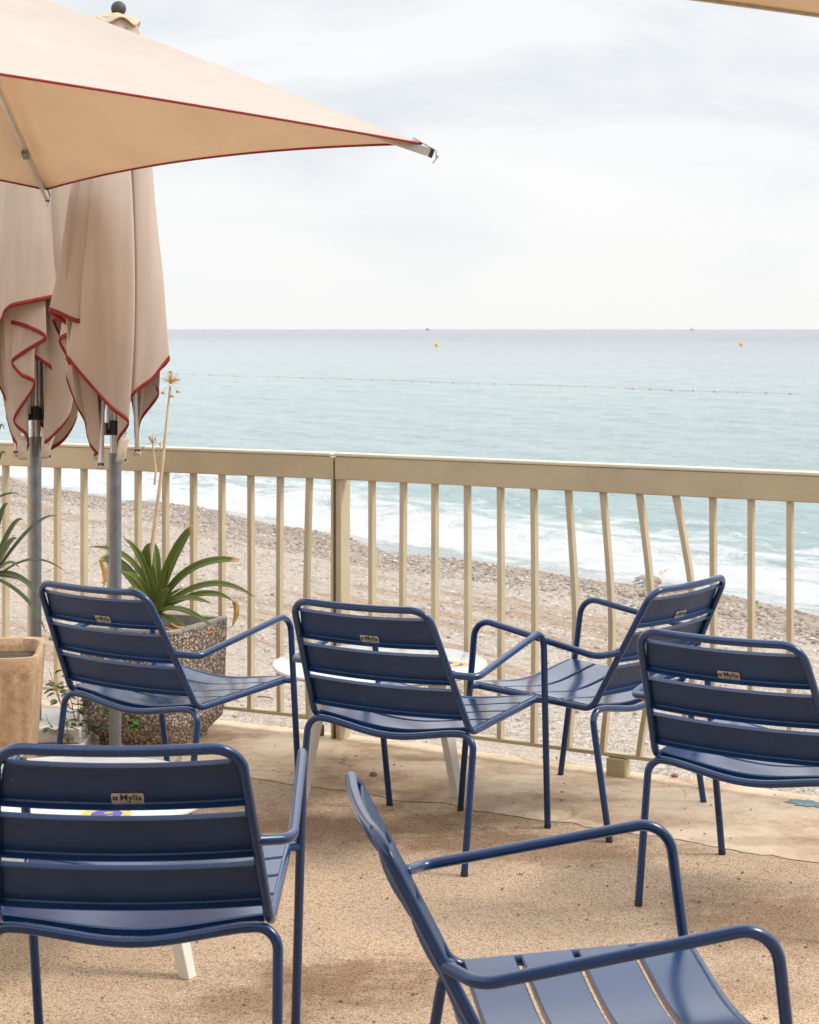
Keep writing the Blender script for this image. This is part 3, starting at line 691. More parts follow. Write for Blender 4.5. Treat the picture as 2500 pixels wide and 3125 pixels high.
def baluster(p, d, bend):
    n = V3(-d[1], d[0], 0)
    zs = np.linspace(0.089, 1.023, 13)
    rings = []
    for z in zs:
        k = (z - 0.089) / 0.934
        off = bend * (math.sin(math.pi * min(1, k * 1.05)) ** 1.2 if k < 0.96 else 0.05) if bend else 0
        if k > 0.5 and bend: off = bend * (1 - ((k - 0.5) / 0.5) ** 1.3)
        q = p + d * off + V3(0, 0, z)
        rings.append([q + d * sx * 0.0092 + n * sy * 0.0155 for sx, sy in ((-1, -1), (1, -1), (1, 1), (-1, 1))])
    rb(MB().loft(rings), 'baluster', M['cream'], bevel=0.0015)
for lst, side in ((tops_r, 1), (tops_l, -1)):
    d = DR if side > 0 else DL
    tt = []
    for u, bd in lst:
        p, t = on_line(u, side)
        baluster(p, d * side if side < 0 else d, bd / FPX * p[1] / 0.87)
        tt.append(t)
    stp = abs(tt[-1] - tt[-2])
    for k in range(1, 6): baluster(FP + d * (tt[-1] + stp * k), d, 0)
n_ = V3(0.501, 0.8655, 0)
mb = MB(); mb.box(FP + DR * 0.004 + n_ * 0.016 + V3(0, 0, 0.512), (0.026, 0.068, 1.022), [DR, n_, V3(0, 0, 1)])
mb.box(FP - DR * 0.0115 + V3(0, 0, 0.553), (0.005, 0.050, 1.09), [DR, n_, V3(0, 0, 1)], 1)
mb.box(FP - DR * 0.0195 + n_ * 0.004 + V3(0, 0, 0.56), (0.010, 0.066, 1.10), [DR, n_, V3(0, 0, 1)])
rb(mb, 'post', [M['cream'], M['rust']], bevel=0.002)
mb = MB(); mb.box(FP + DR * 0.0205 + V3(0, 0, 0.07), (0.006, 0.070, 0.12), [DR, n_, V3(0, 0, 1)])
for q in (-0.018, 0.018): mb.sphere(FP + DR * 0.025 + n_ * q + V3(0, 0, 0.10), 0.007, 10, 6, mat=1)
mb.bar(FP - DR * 0.19 + V3(0, 0, 0.071), FP - DR * 0.03 + V3(0, 0, 0.071), 0.03, 0.006)
rb(mb, 'post_bracket', [M['cream'], M['rust']], bevel=0.001)
pf, tf = on_line(1888, 1)
rb(MB().box(pf + V3(0, 0, 0.040), (0.072, 0.06, 0.066), [DR, n_, V3(0, 0, 1)]), 'rail_foot', M['cream'], bevel=0.004)
pf, tf = on_line(983, -1)
rb(MB().box(pf + V3(0, 0, 0.03), (0.014, 0.014, 0.045), [DR, n_, V3(0, 0, 1)]), 'rail_foot', M['rust'], bevel=0.002)

# ------------------------------------------------------------------ armchair
K = dict(wt=.23, yt=-.368, zt=.793, wb=.272, yb=-.17, zb=.404, s=.484, wa=.32, ya=-.23, za=.583, wf=.314, yf=.263, zf=.655, wff=.292, yff=.344, wj=.277, zj=.424, wr=.289, yr=-.181, zr=.400, wrf=.29, yrf=-.248)
TR = 0.0108
def text_mesh(body, size):
    cu = bpy.data.curves.new('lettering', 'FONT'); cu.body = body; cu.size = size; cu.align_x = 'CENTER'; cu.offset = size * 0.022; cu.extrude = 0
    o = bpy.data.objects.new('lettering', cu); col.objects.link(o)
    bpy.context.view_layer.update()
    me = o.evaluated_get(bpy.context.evaluated_depsgraph_get()).to_mesh()
    vs = [tuple(v.co) for v in me.vertices]; fs = [tuple(p.vertices) for p in me.polygons]
    bpy.data.objects.remove(o)
    return vs, fs
def make_chair():
    root = thing('outdoor_armchair', 'x', 'armchair', group='navy slatted metal armchairs on the terrace')
    k = K
    bt = lambda sg: V3(sg * k['wt'], k['yt'], k['zt'])
    bb = lambda sg: V3(sg * k['wb'], k['yb'], k['zb'])
    af = lambda sg: V3(sg * k['wf'], k['yf'], k['zf'])
    ff = lambda sg: V3(sg * k['wff'], k['yff'], 0)
    def rj(sg):
        j = ff(sg) + (af(sg) - ff(sg)) * (k['zj'] / k['zf']); return j
    def rail_end(sg): j = rj(sg); return V3(sg * k['wj'], j[1], j[2])
    # back frame: seat rail, back upright, top bar, upright, seat rail in one bent tube
    pts = [rail_end(-1), bb(-1), bt(-1), bt(1), bb(1), rail_end(1)]
    path = densify(fillet(pts, [0.05, 0.062, 0.062, 0.05], 10), 0.03)
    up = bt(1) - bb(1); up[0] = 0; up /= np.linalg.norm(up); rear = V3(0, -up[2], up[1])
    for p in path:
        if p[2] > 0.72: 
            f = max(0, 1 - (p[0] / 0.22) ** 2); p += rear * 0.012 * f
    MB().tube(path, TR, 14).build('back_frame', M['navy'], root)
    for sg in (-1, 1):
        aj = bb(sg) + (bt(sg) - bb(sg)) * k['s']
        ab = V3(sg * k['wa'], k['ya'] + 0.01, k['za'])
        pth = densify(fillet([aj, ab, af(sg), rj(sg)], [0.05, 0.062], 10), 0.04)
        m_ = MB().tube(pth, TR, 14); m_.sphere(aj + V3(sg * 0.006, 0.008, 0), 0.0125, 10, 6)
        m_.build('armrest', M['navy'], root)
        foot = ff(sg); d = (rj(sg) - foot); dl = d / np.linalg.norm(d)
        lg = MB().tube([rj(sg), rj(sg) - d * 0.5, foot + dl * 0.012], TR, 14)
        lg.tube([rail_end(sg) + V3(-sg * 0.004, -0.02, 0), rj(sg)], 0.0095, 10)
        lo = lg.build('leg', M['navy'], root)
        MB().tube([foot + dl * 0.014, foot], 0.0112, 12).build('foot_cap', M['rubber'], lo)
        rc = V3(sg * k['wr'], k['yr'], k['zr']); rf = V3(sg * k['wrf'], k['yrf'], 0)
        d = rf - rc; dl = d / np.linalg.norm(d); t0 = rc + dl * 0.09
        lo = MB().tube([t0, t0 + (rf - t0) * 0.5, rf - dl * 0.012], TR, 14).build('leg', M['navy'], root)
        MB().tube([rf - dl * 0.014, rf], 0.0112, 12).build('foot_cap', M['rubber'], lo)
    def sag(x, wd, a):
        q = min(1, abs(x) / wd); return a * (0.45 * (1 - q * q) + 0.55 * (0.5 + 0.5 * math.cos(math.pi * q)))
    pts = []
    for sg in (-1, 1):
        rc = V3(sg * k['wr'], k['yr'], k['zr']); rf = V3(sg * k['wrf'], k['yrf'], 0); dl = (rf - rc) / np.linalg.norm(rf - rc)
        pts.append((rc, rc + dl * 0.09))
    (rl, l0), (rr_, r0) = pts
    pth = densify(fillet([l0, rl, rr_, r0], 0.066, 10), 0.03)
    for p in pth: p[2] -= sag(p[0], k['wr'] - 0.06, 0.030) if abs(p[0]) < k['wr'] - 0.06 else 0
    MB().tube(pth, TR, 14).build('rear_crossbar', M['navy'], root)
    pts = [rail_end(-1) + V3(0.004, -0.004, 0.003), rail_end(1) + V3(-0.004, -0.004, 0.003)]
    pth = [pts[0] + (pts[1] - pts[0]) * t for t in np.linspace(0, 1, 25)]
    for p in pth: p[2] -= sag(p[0], 0.262, 0.026)
    MB().tube(pth, 0.0092, 12).build('front_crossbar', M['navy'], root)
    # seat slats: shallow channels with turned-down edges
    rl0 = bb(1); rl1 = rail_end(1); rlen = np.linalg.norm((rl1 - rl0)[1:]); rd = (rl1 - rl0) / rlen
    for i in range(4):
        s0 = 0.020 + 0.1115 * i; s1 = s0 + 0.100
        prof = [(s0, -0.016), (s0, -0.003), (s0 + 0.003, 0), (s1 - 0.003, 0), (s1, -0.003), (s1, -0.016), (s1 - 0.0016, -0.016), (s1 - 0.0016, -0.0035), (s0 + 0.0016, -0.0035), (s0 + 0.0016, -0.016)]
        rings = []
        for x in np.linspace(-1, 1, 25):
            ring = []
            for a, z in prof:
                c = rl0 + rd * a
                hw = c[0] - 0.003
                ring.append(V3(x * hw, c[1], c[2] + 0.0125 + z - sag(x * hw, hw, 0.030)))
            rings.append(ring)
        MB().loft(rings).build('seat_slat', M['navy'], root)
    # back slats: channels open to the rear, bowed backwards
    blen = np.linalg.norm((bb(1) - bt(1))[1:])
    dn = (bb(1) - bt(1)); dn[0] = 0; dn /= np.linalg.norm(dn)
    for i, (t0, t1) in enumerate(((0.031, 0.1306), (0.1575, 0.2567), (0.280, 0.381))):
        prof = [(t0, 0.0155), (t0, 0.002), (t0 + 0.003, -0.002), (t1 - 0.003, -0.002), (t1, 0.002), (t1, 0.018), (t1 - 0.0018, 0.018), (t1 - 0.0018, 0.003), (t1 - 0.004, 0.0), (t0 + 0.004, 0.0), (t0 + 0.0018, 0.003), (t0 + 0.0018, 0.0155)]
        rings = []
        for x in np.linspace(-1, 1, 25):
            ring = []
            for a, b in prof:
                hw = k['wt'] + (k['wb'] - k['wt']) * a / blen - 0.004
                if a < 0.05: hw -= 0.012
                c = bt(1) * V3(0, 1, 1) + dn * a + rear * (b + 0.013 * (1 - x * x) - 0.007)
                ring.append(V3(x * hw, c[1], c[2]))
            rings.append(ring)
        sl = MB().loft(rings).build('back_slat', M['navy_dirty'], root)
        if i == 0:
            vs, fs = text_mesh('Mylia', 0.0205)
            c = bt(1) * V3(0, 1, 1) + dn * 0.1155 + rear * (0.013 - 0.007 + 0.0015)
            X = V3(1, 0, 0); Uv = -dn; cx = 0.012
            def place(x, y, h): return c + X * (x + cx) + Uv * y + rear * (h - 0.013 * ((x + cx) / 0.24) ** 2)
            bdg = MB()
            o_ = fillet([(-0.029, 0, 0), (-0.031, -0.0125, 0), (0.031, -0.0125, 0), (0.031, 0.0125, 0), (-0.031, 0.0125, 0), (-0.031, 0, 0)], [0.003] * 4, 4)[1:-1]
            n0 = len(o_)
            bdg.loft([[place(p[0], p[1], 0.0) for p in o_], [place(p[0], p[1], 0.0012) for p in o_]])
            bdg.add([place(v[0] + 0.0065, v[1] - 0.0035, 0.0016) for v in vs], fs, 1)
            for sx in (-1, 1):
                for sy in (-1, 1):
                    pc = [(-0.0235 + sx * 0.0026 + 0.0026 * math.cos(a), 0.0012 + sy * 0.0024 + 0.0024 * math.sin(a)) for a in np.linspace(0, 2 * math.pi, 10, endpoint=False)]
                    bdg.add([place(p[0], p[1], 0.0016) for p in pc], [tuple(range(10))], 1)
            for q in range(11):
                x0 = -0.012 + q * 0.0034
                if q == 6: continue
                bdg.add([place(x0, -0.0088, 0.0016), place(x0 + 0.0022, -0.0088, 0.0016), place(x0 + 0.0022, -0.0078, 0.0016), place(x0, -0.0078, 0.0016)], [(0, 1, 2, 3)], 1)
            bdg.build('badge', [M['plate'], M['ink']], sl, smooth=False)
    return root
chair = make_chair()
poses = [
 ((-.808, 6.071), -.584, 'navy slatted armchair standing in front of the pebble planter and the upright closed parasol'),
 ((.025, 5.713), -.499, 'navy slatted armchair drawn up with its back to us at the round railing table'),
 ((.621, 6.095), .881, 'navy slatted armchair turned to face left beside the bent balusters of the railing'),
 ((1.017, 5.132), -.574, 'navy slatted armchair cut off by the right edge of the photo'),
 ((-.556, 3.834), .004, 'large near navy slatted armchair seen squarely from behind in the lower left corner'),
 ((.285, 3.197), -1.437, 'nearest navy slatted armchair seen from its side facing right, its legs below the frame'),
]
for i, ((x, y), rz, lab) in enumerate(poses):
    o = chair if i == 0 else copy_tree(chair)
    o.location = (x, y, 0); o.rotation_euler = (0, 0, rz); o['label'] = lab
    if i == 4: o.scale = (1.01, 1.03, 1.03)

# ------------------------------------------------------------------ tables and coasters
def make_table(loc, rad, h, a0, label):
    t = thing('round_table', label, 'table', loc, group='low round white tables')
    ring = np.linspace(0, 2 * math.pi, 64, endpoint=False)
    prof = [(0.0, -0.018), (rad - 0.012, -0.018), (rad - 0.004, -0.014), (rad, -0.008), (rad - 0.002, -0.002), (rad - 0.006, 0.0), (0.0, 0.0)]
    rows = [[V3(r * math.cos(a), r * math.sin(a), h + z) for a in ring] for r, z in prof[1:-1]]
    m_ = MB(); m_.loft(rows); m_.build('tabletop', M['white'], t)
    for q in range(4):
        a = a0 + q * math.pi / 2
        rdv = V3(math.cos(a), math.sin(a), 0); tg = V3(-math.sin(a), math.cos(a), 0)
        rings = []
        for z, r, wr, wt in ((0.0, rad * 0.985, 0.016, 0.021), (h * 0.55, rad * 0.84, 0.016, 0.027), (h - 0.019, rad * 0.70, 0.016, 0.040)):
            rings.append([rdv * (r + sx * wr) + tg * sy * wt * 0.8 + V3(0, 0, z) for sx, sy in ((-1, -1), (1, -1), (1, 1), (-1, 1))])
        MB().loft(rings).build('leg', M['white_leg'], t, bevel=0.003)
    m_ = MB()
    for q in range(2):
        a = a0 + q * math.pi / 2; rdv = V3(math.cos(a), math.sin(a), 0)
        m_.bar(-rdv * rad * 0.69 + V3(0, 0, h - 0.033 - 0.012 * q), rdv * rad * 0.69 + V3(0, 0, h - 0.033 - 0.012 * q), 0.03, 0.011)
    m_.build('under_frame', M['white_leg'], t)
    return t
TH = 0.42
make_table((-0.105, 6.50, 0), 0.385, TH, R(-44), 'round white table by the railing post, with two sunburst coasters lying overlapped')
make_table((-0.890, 4.70, 0), 0.390, TH, R(-28), 'round white table mostly hidden behind the near left armchair')
def coaster(c, rad, rot, label, nm='coaster', txt=True):
    m_ = MB(); th = 0.0022; n = 72
    def ring(r, z): return [V3(r * math.cos(a), r * math.sin(a), z) for a in np.linspace(0, 2 * math.pi, n, endpoint=False)]
    m_.loft([ring(rad, 0), ring(rad, th)], 0)
    r0, r1, z = rad * 0.60, rad * 0.985, th + 0.0003
    for q in range(24):
        a0 = 2 * math.pi * q / 24; a1 = a0 + 2 * math.pi / 48 * 1.15
        P = [V3(r * math.cos(a), r * math.sin(a), z) for r, a in ((r0, a0), (r1, a0 - 0.02), (r1, a1 + 0.02), (r0, a1))]
        m_.add(P, [(0, 1, 2, 3)], 1)
    m_.add([V3(0, 0, z + 0.0002)] + [p + V3(0, 0, z + 0.0002) for p in ring(rad * 0.62, 0)], [(0, 1 + k, 1 + (k + 1) % n) for k in range(n)], 2)
    m_.add([V3(0, 0, z + 0.0004)] + [p * V3(1, 0.62, 1) + V3(-rad * 0.08, -rad * 0.12, z + 0.0004) for p in ring(rad * 0.19, 0)], [(0, 1 + k, 1 + (k + 1) % n) for k in range(n)], 1)
    if txt:
        vs, fs = text_mesh('GA', rad * 0.30)
        m_.add([V3(v[0], v[1] + rad * 0.26, z + 0.0004) for v in vs], fs, 0)
    o = m_.build(nm, [M['coaster_w'], M['coaster_y'], M['coaster_p']], smooth=False)
    o.location = tuple(map(float, c)); o.rotation_euler = (0, 0, rot)
    return tag(o, label, 'coaster', 'round sunburst coasters on the white tables')
c = GP(1383, 2030, TH); coaster(c + V3(0, 0, 0.0003), 0.060, 0.6, 'yellow and purple sunburst coaster on the railing table, partly under another coaster')
c = GP(1352, 2028, TH); coaster(c + V3(0, 0, 0.0035), 0.060, 2.1, 'sunburst coaster lying on top of another coaster on the railing table')
c = GP(326, 2487, TH); coaster(c + V3(0, 0, 0.0003), 0.062, math.pi + 0.25, 'purple centred sunburst coaster seen through the slats of the near left armchair')
# printed line drawing on the tabletops (thin inlaid strokes are marks on the table)
# ------------------------------------------------------------------ parasols
def bar_tube(m_, a, b, wd, ht, up, mat=0): return m_.bar(a, b, wd, ht, up, mat)
M['hem_grey'] = mat('greyish_binding', (0.40, 0.34, 0.28), 0.85, var=0.15, vscale=50, bump=0.2, bscale=900)
def open_parasol(label, Rc, Fc, Lc, Nc, Ac, cat, fab, hem_mat, ground_xy, name='open_parasol', extend=0.028):
    C0 = V3(ground_xy[0], ground_xy[1], 0)
    root = thing(name, label, 'parasol', C0, group='beige parasols opened over the terrace')
    tips = [np.asarray(p, float) for p in (Rc, Fc, Lc, Nc)]; A = np.asarray(Ac, float)
    cor = [A + (p - A) * 0.975 for p in tips]
    def edge(P, Q, t, cat=cat):
        m_ = (P + Q) / 2; d = A - m_; d /= np.linalg.norm(d)
        return P + (Q - P) * t + d * cat * 4 * t * (1 - t)
    fb = MB(); hem = MB()
    for i in range(4):
        P, Q = cor[i], cor[(i + 1) % 4]
        nrm = np.cross(P - A, Q - A); nrm /= np.linalg.norm(nrm)
        if nrm[2] < 0: nrm = -nrm
        rows = []
        for v in np.linspace(0.03, 1, 30):
            row = []
            for t in np.linspace(0, 1, 37):
                e = edge(P, Q, t, cat if np.isscalar(cat) else cat[i]); p = A + (e - A) * v
                wr = 0.006 * mnoise.noise(Vector((t * 7 + i * 3, v * 1.6, i))) * v + 0.010 * math.sin(t * math.pi) * mnoise.noise(Vector((t * 3, v * 9, i + 4)))
                dr = -0.030 * math.sin(math.pi * t) * math.sin(math.pi * v ** 1.3) * 0.8
                wr *= 1 - v ** 6
                row.append(p + nrm * (wr * math.sin(math.pi * t) + dr))
            rows.append(row)
        fb.grid(rows)
        hem.tube(densify(np.array(rows[-1]), 0.03) - V3(0, 0, 0.002), 0.0044, 8, flat=0.8)
    fb.build('canopy', fab, root, origin=C0, angle=25)
    hem.build('hem', hem_mat, root, origin=C0)
    hubz = A[2] - 0.085
    hub = V3(A[0], A[1], hubz)
    MB().tube([hub - V3(0, 0, 0.05), hub + V3(0, 0, 0.03)], 0.04, 16).build('hub', M['black'], root, origin=C0)
    run = V3(A[0], A[1], hubz - 0.18)
    MB().tube([run - V3(0, 0, 0.05), run + V3(0, 0, 0.05)], 0.035, 16).build('runner', M['black'], root, origin=C0)
    for i in range(4):
        d = cor[i] - A; L_ = np.linalg.norm(d); d /= L_
        a = hub + (cor[i] - hub) * 0.02; tipp = cor[i] + d * extend - V3(0, 0, 0.018)
        m_ = MB(); m_.bar(a, tipp, 0.014, 0.024, (0, 0, 1))
        rbx = m_.build('rib', M['alu'], root, bevel=0.002, origin=C0)
        MB().bar(tipp - d * 0.002, tipp + d * 0.010, 0.015, 0.0255).build('rib_cap', M['black'], rbx, bevel=0.002, origin=C0)
        j = a + (tipp - a) * 0.72
        m_ = MB(); m_.bar(j - d * 0.02 - V3(0, 0, 0.014), j + d * 0.02 - V3(0, 0, 0.014), 0.022, 0.022)
        m_.build('rib_joint', M['steel'], rbx, bevel=0.002, origin=C0)
        MB().bar(run, run + (j - V3(0, 0, 0.02) - run) * 0.5, 0.010, 0.016).build('strut', M['alu'], root, origin=C0)
        # little canvas pocket and cord at the corner
        m_ = MB(); m_.bar(cor[i] - d * 0.025 + V3(0, 0, 0.006), tipp + d * 0.014 + V3(0, 0, 0.0135), 0.02, 0.0025)
        m_.tube([tipp + d * 0.018 + V3(0, 0, 0.014), tipp + d * 0.019 - V3(0, 0, 0.01), tipp + d * 0.008 - V3(0, 0, 0.028)], 0.0025, 6)
        m_.sphere(tipp + d * 0.022 - V3(0, 0, 0.002), 0.006, 8, 6)
        m_.build('corner_pocket', M['patch'], root, origin=C0)
    MB().tube([C0 + V3(0, 0, 0.05), C0 + V3(0, 0, 1.15)], 0.023, 18).build('pole', M['steel'], root, origin=C0)
    MB().tube([C0 + V3(0, 0, 1.15), hub], 0.019, 18).build('pole', M['alu'], root, origin=C0)
    MB().box(C0 + V3(0, 0, 0.028), (0.44, 0.44, 0.05)).build('base_slab', M['greyslab'], root, bevel=0.008, origin=C0)
    fl = MB(); rows = []
    for v in (0.15, 0.5, 0.8, 1.0):
        rows.append([A + V3(0.10 * v * math.cos(a), 0.10 * v * math.sin(a), 0.03 - 0.03 * v + 0.008 * v * math.sin(a * 6)) for a in np.linspace(0, 2 * math.pi, 40, endpoint=False)])
    fl.grid(rows, close=True); fl.build('top_flap', M['flap'], root, origin=C0)
    MB().sphere(A + V3(0, 0, 0.06), 0.028, 18, 12).build('finial', M['ball'], root, origin=C0)
    return root
open_parasol('open beige parasol with red binding reaching into the upper left of the picture', (.068, 5.238, 2.133), (-1.316, 6.616, 2.103), (-2.716, 5.211, 2.183), (-1.332, 3.833, 2.213), (-1.315, 5.244, 2.665), (0.062, 0.07, 0.03, 0.02), M['canopy'], M['red'], (-1.315, 5.244))
e0 = V3(-0.555, 2.244, 2.12); ed = V3(.8501, .5266, 0); en = V3(.5266, -.8501, 0)
c2 = e0 + ed * 0.985 + en * 0.985
a2 = c2 + V3(0, 0, 0.50)
grow = lambda p: a2 + (p - a2) / 0.975
open_parasol('open beige parasol of which only a grey hemmed edge shows in the upper right corner', grow(e0 + ed * 1.97), grow(e0), grow(e0 + en * 1.97), grow(e0 + en * 1.97 + ed * 1.97), a2, 0.02, M['canopy'], M['hem_grey'], (c2[0], c2[1]))

def closed_parasol(label, upole, Y, za, hem_pts, ribs, fab, seed, base='grey', zr=1.25):
    """cloth folded round a pole: every line of the cloth runs from the top down to a point of the zigzag hem"""
    C0 = V3((upole - UC) / FPX * Y, Y, 0)
    root = thing('closed_parasol', label, 'parasol', C0, group='beige parasols folded beside the railing')
    def loc(px, py, dep):
        u, v = px / 1.38, 500 + py / 1.38
        return V3((u - upole) / FPX * Y, dep, EYE - (v - VH) / FPX * Y)
    H = np.array([np.append(loc(*q[:3]), q[3] if len(q) > 3 else 0.72) for q in hem_pts]); n = len(H)
    pts = []
    for a in range(n):
        p0, p1, p2, p3 = H[a - 1], H[a], H[(a + 1) % n], H[(a + 2) % n]
        for t in np.linspace(0, 1, 10, endpoint=False):
            m1, m2 = (p2 - p0) * 0.36, (p3 - p1) * 0.36
            pts.append((2*t**3 - 3*t**2 + 1) * p1 + (t**3 - 2*t**2 + t) * m1 + (-2*t**3 + 3*t**2) * p2 + (t**3 - t**2) * m2)
    pts = np.array(pts); m = len(pts)
    rows = []
    T = np.concatenate([np.linspace(0, 0.985, 52), [1.0]])
    for i, q in enumerate(pts):
        Lz = za - q[2]; off = V3(q[0], q[1], 0); r_ = np.linalg.norm(off) + 1e-6; u = off / r_
        k = 1.05 * min(1, max(0, (Lz - 1.24) / 0.22))
        c_ = []
        for t in T:
            f = t ** q[3] * (1 + k * math.sin(math.pi * min(1, t)))
            rr_ = 0.070 * (1 - t) ** 2.2 + r_ * f
            cr = 0.0045 * t * mnoise.noise(Vector((u[0] * 5, t * 5.0 + u[1] * 4, seed))) + 0.016 * t * (1 - t ** 4) * mnoise.noise(Vector((i * 0.045, t * 1.6, seed + 9)))
            c_.append(u * (rr_ + cr) + V3(0, 0, za - Lz * t))
        rows.append(c_)
    P = np.array(rows + [rows[0]])
    MB().grid(P).build('cloth', fab, root, angle=70, solid=0.0012)
    d = P[:, -1] - P[:, -3]; d /= np.linalg.norm(d, axis=1)[:, None]
    h0 = P[:, -1] - d * 0.013; h1 = P[:, -1] + d * 0.003
    MB().grid(np.stack([h0, (h0 + h1) / 2, h1], 1)).build('hem', M['red'], root, angle=70, solid=0.0046)
    for k, (px, py, dep, pocket) in enumerate(ribs):
        e = loc(px, py, dep); a = math.atan2(e[1], e[0]); u = V3(math.cos(a), math.sin(a), 0); tg = V3(-u[1], u[0], 0)
        topp = u * 0.032 + V3(0, 0, za - 0.25)
        rbx = MB().bar(topp, e, 0.020, 0.013, u).build('rib', M['alu'], root, bevel=0.002)
        MB().bar(e + V3(0, 0, 0.001), e - V3(0, 0, 0.012), 0.0205, 0.0135, u).build('rib_cap', M['black'], rbx, bevel=0.002)
        if pocket:
            o_ = V3(0, -0.012, 0); rows2 = []
            for v in np.linspace(0, 1, 9):
                cc = e + o_ + V3(0.016 * (0.5 - v) * pocket, -0.010 * math.sin(v * 2.6), 0.075 - 0.088 * v)
                rows2.append([cc + V3(1, 0.25, 0) * (0.019 - 0.004 * v) * x for x in (-1, -.5, 0, .5, 1)])
            MB().grid(rows2).build('corner_pocket', M['patch'], root, solid=0.004)
        else:
            rows2 = [[e + V3(x * 0.012, -0.004 + 0.010 * math.cos(v * 3.14), -0.010 - 0.012 * math.sin(v * 3.14)) for x in (-1, 0, 1)] for v in np.linspace(0, 1, 7)]
            MB().grid(rows2).build('corner_pocket', M['patch'], root, solid=0.003)
        MB().tube([e + V3(0, -0.012, -0.006), e + V3(0.012, -0.016, -0.016), e + V3(0.028, -0.018, -0.010)], 0.0022, 6).build('cord', M['patch'], root)
        MB().bar(u * 0.030 + V3(0, 0, zr), u * 0.027 + V3(0, 0, za - 0.7), 0.012, 0.012, u).build('strut', M['alu'], root)
    m_ = MB(); m_.tube([V3(0, 0, zr - 0.022), V3(0, 0, zr + 0.03)], 0.031, 16)
    for k in range(4):
        a = k * math.pi / 2 + 0.6; u = V3(math.cos(a), math.sin(a), 0); m_.box(u * 0.030 + V3(0, 0, zr), (0.02, 0.02, 0.045), [u, V3(-u[1], u[0], 0), V3(0, 0, 1)])
    m_.build('runner', M['black'], root, bevel=0.002)
    MB().tube([V3(0, 0, zr - 0.09), V3(0, 0, za - 0.1)], 0.0185, 18).build('inner_pole', M['alu'], root)
    MB().tube([V3(0, 0, 0.06), V3(0, 0, zr - 0.095)], 0.0225, 20).tube([V3(0, 0, zr - 0.100), V3(0, 0, zr - 0.088)], 0.0235, 20).build('pole', M['steel'], root)
    fl = MB(); rows = []
    for v in (0.25, 0.5, 0.75, 0.9, 1.0):
        rows.append([V3(0.090 * v * math.cos(a), 0.090 * v * math.sin(a), za + 0.022 - 0.040 * v * v + 0.012 * v * v * math.sin(a * 5 + 1)) for a in np.linspace(0, 2 * math.pi, 60, endpoint=False)])
    fl.grid(rows, close=True); fl.build('top_flap', M['flap'], root, solid=0.002)
    MB().sphere(V3(0.012, 0, za + 0.038), 0.0275, 24, 16).build('finial', M['ball'], root)
    if base == 'grey':
        MB().box(V3(0.02, 0.0, 0.028), (0.40, 0.40, 0.05)).tube([V3(0, 0, 0.05), V3(0, 0, 0.10)], 0.03, 16).build('base_slab', M['greyslab'], root, bevel=0.006)
        MB().tube([V3(0.07, -0.12, 0.045), V3(0.07, -0.12, 0.085)], 0.012, 10).build('base_bolt', M['black'], root)
    else:
        MB().box(V3(-0.02, -0.06, 0.026), (0.46, 0.46, 0.046)).build('base_slab', M['slab'], root, bevel=0.006)
        MB().box(V3(0.0, 0.03, 0.080), (0.40, 0.36, 0.056)).build('base_slab', M['slab'], root, bevel=0.006)
    return root
closed_parasol('taller folded beige parasol with red hem in front of the pebble planter', 352, 6.6, 2.735,
    [(518, 1235, -.045), (508, 1165, -.065), (560, 1088, -.105), (500, 1030, -.135), (440, 962, -.15), (370, 885, -.145, 1.0), (302, 815, -.115, 1.35), (330, 880, -.055, 1.2), (430, 1000, -.03), (402, 1100, -.03), (440, 1238, -.045),
     (386, 1180, -.05), (368, 1085, -.06), (338, 1020, -.075), (298, 905, -.075), (303, 835, -.045), (258, 746, -.035, .85), (326, 706, -.080, .9), (228, 620, -.090, .85), (352, 668, -.130, 1.15), (410, 650, -.065), (330, 690, -.01), (216, 655, .03), (262, 790, .08), (330, 1000, .06), (400, 1215, .035),
     (430, 1000, .10), (490, 880, .14), (545, 1010, .08), (570, 1195, .03, 1.3), (592, 1080, .03, 1.35), (666, 975, .015, 1.2), (632, 915, .03, 1.0), (690, 850, .03, .72), (714, 823, -.01, .64), (642, 915, -.05), (578, 966, -.07), (548, 1030, -.05)],
    [(435, 1256, -.050, 0), (527, 1236, -.050, 1.0), (400, 1222, .040, 0), (572, 1205, .035, 0)], M['cloth'], 1)
closed_parasol('folded beige parasol with red hem at the left edge, standing on pale stone slabs', 109, 7.0, 2.72,
    [(112, 1224, -.05), (60, 1140, -.03), (38, 1070, -.03), (42, 1018, -.03), (2, 915, -.05), (-48, 800, -.06), (-60, 728, -.10), (0, 697, -.165), (48, 664, -.180), (62, 630, -.182), (92, 604, -.180), (160, 589, -.175), (245, 570, -.15), (345, 556, -.07, .64), (335, 700, .02), (300, 900, .05), (318, 1075, .01), (250, 1180, .02), (176, 1200, .05),
     (130, 1000, .12), (60, 900, .12), (20, 1050, .08), (62, 1205, .04), (110, 1080, .03), (190, 1120, .01), (214, 1220, -.045), (196, 1182, -.065), (240, 1148, -.085), (312, 1045, -.075), (258, 885, -.10), (200, 830, -.115), (150, 796, -.105), (190, 740, -.05), (120, 690, -.06), (64, 670, -.120),
     (150, 690, -.155), (230, 735, -.160), (145, 790, -.15), (84, 836, -.14), (122, 888, -.145), (174, 916, -.135), (158, 962, -.12), (80, 1080, -.09), (130, 1140, -.075), (136, 1180, -.06)],
    [(112, 1226, -.055, -0.3), (212, 1222, -.050, 1.3), (60, 1212, .040, 0), (176, 1205, .045, 0)], M['cloth_grey'], 5, base='pale', zr=1.285)

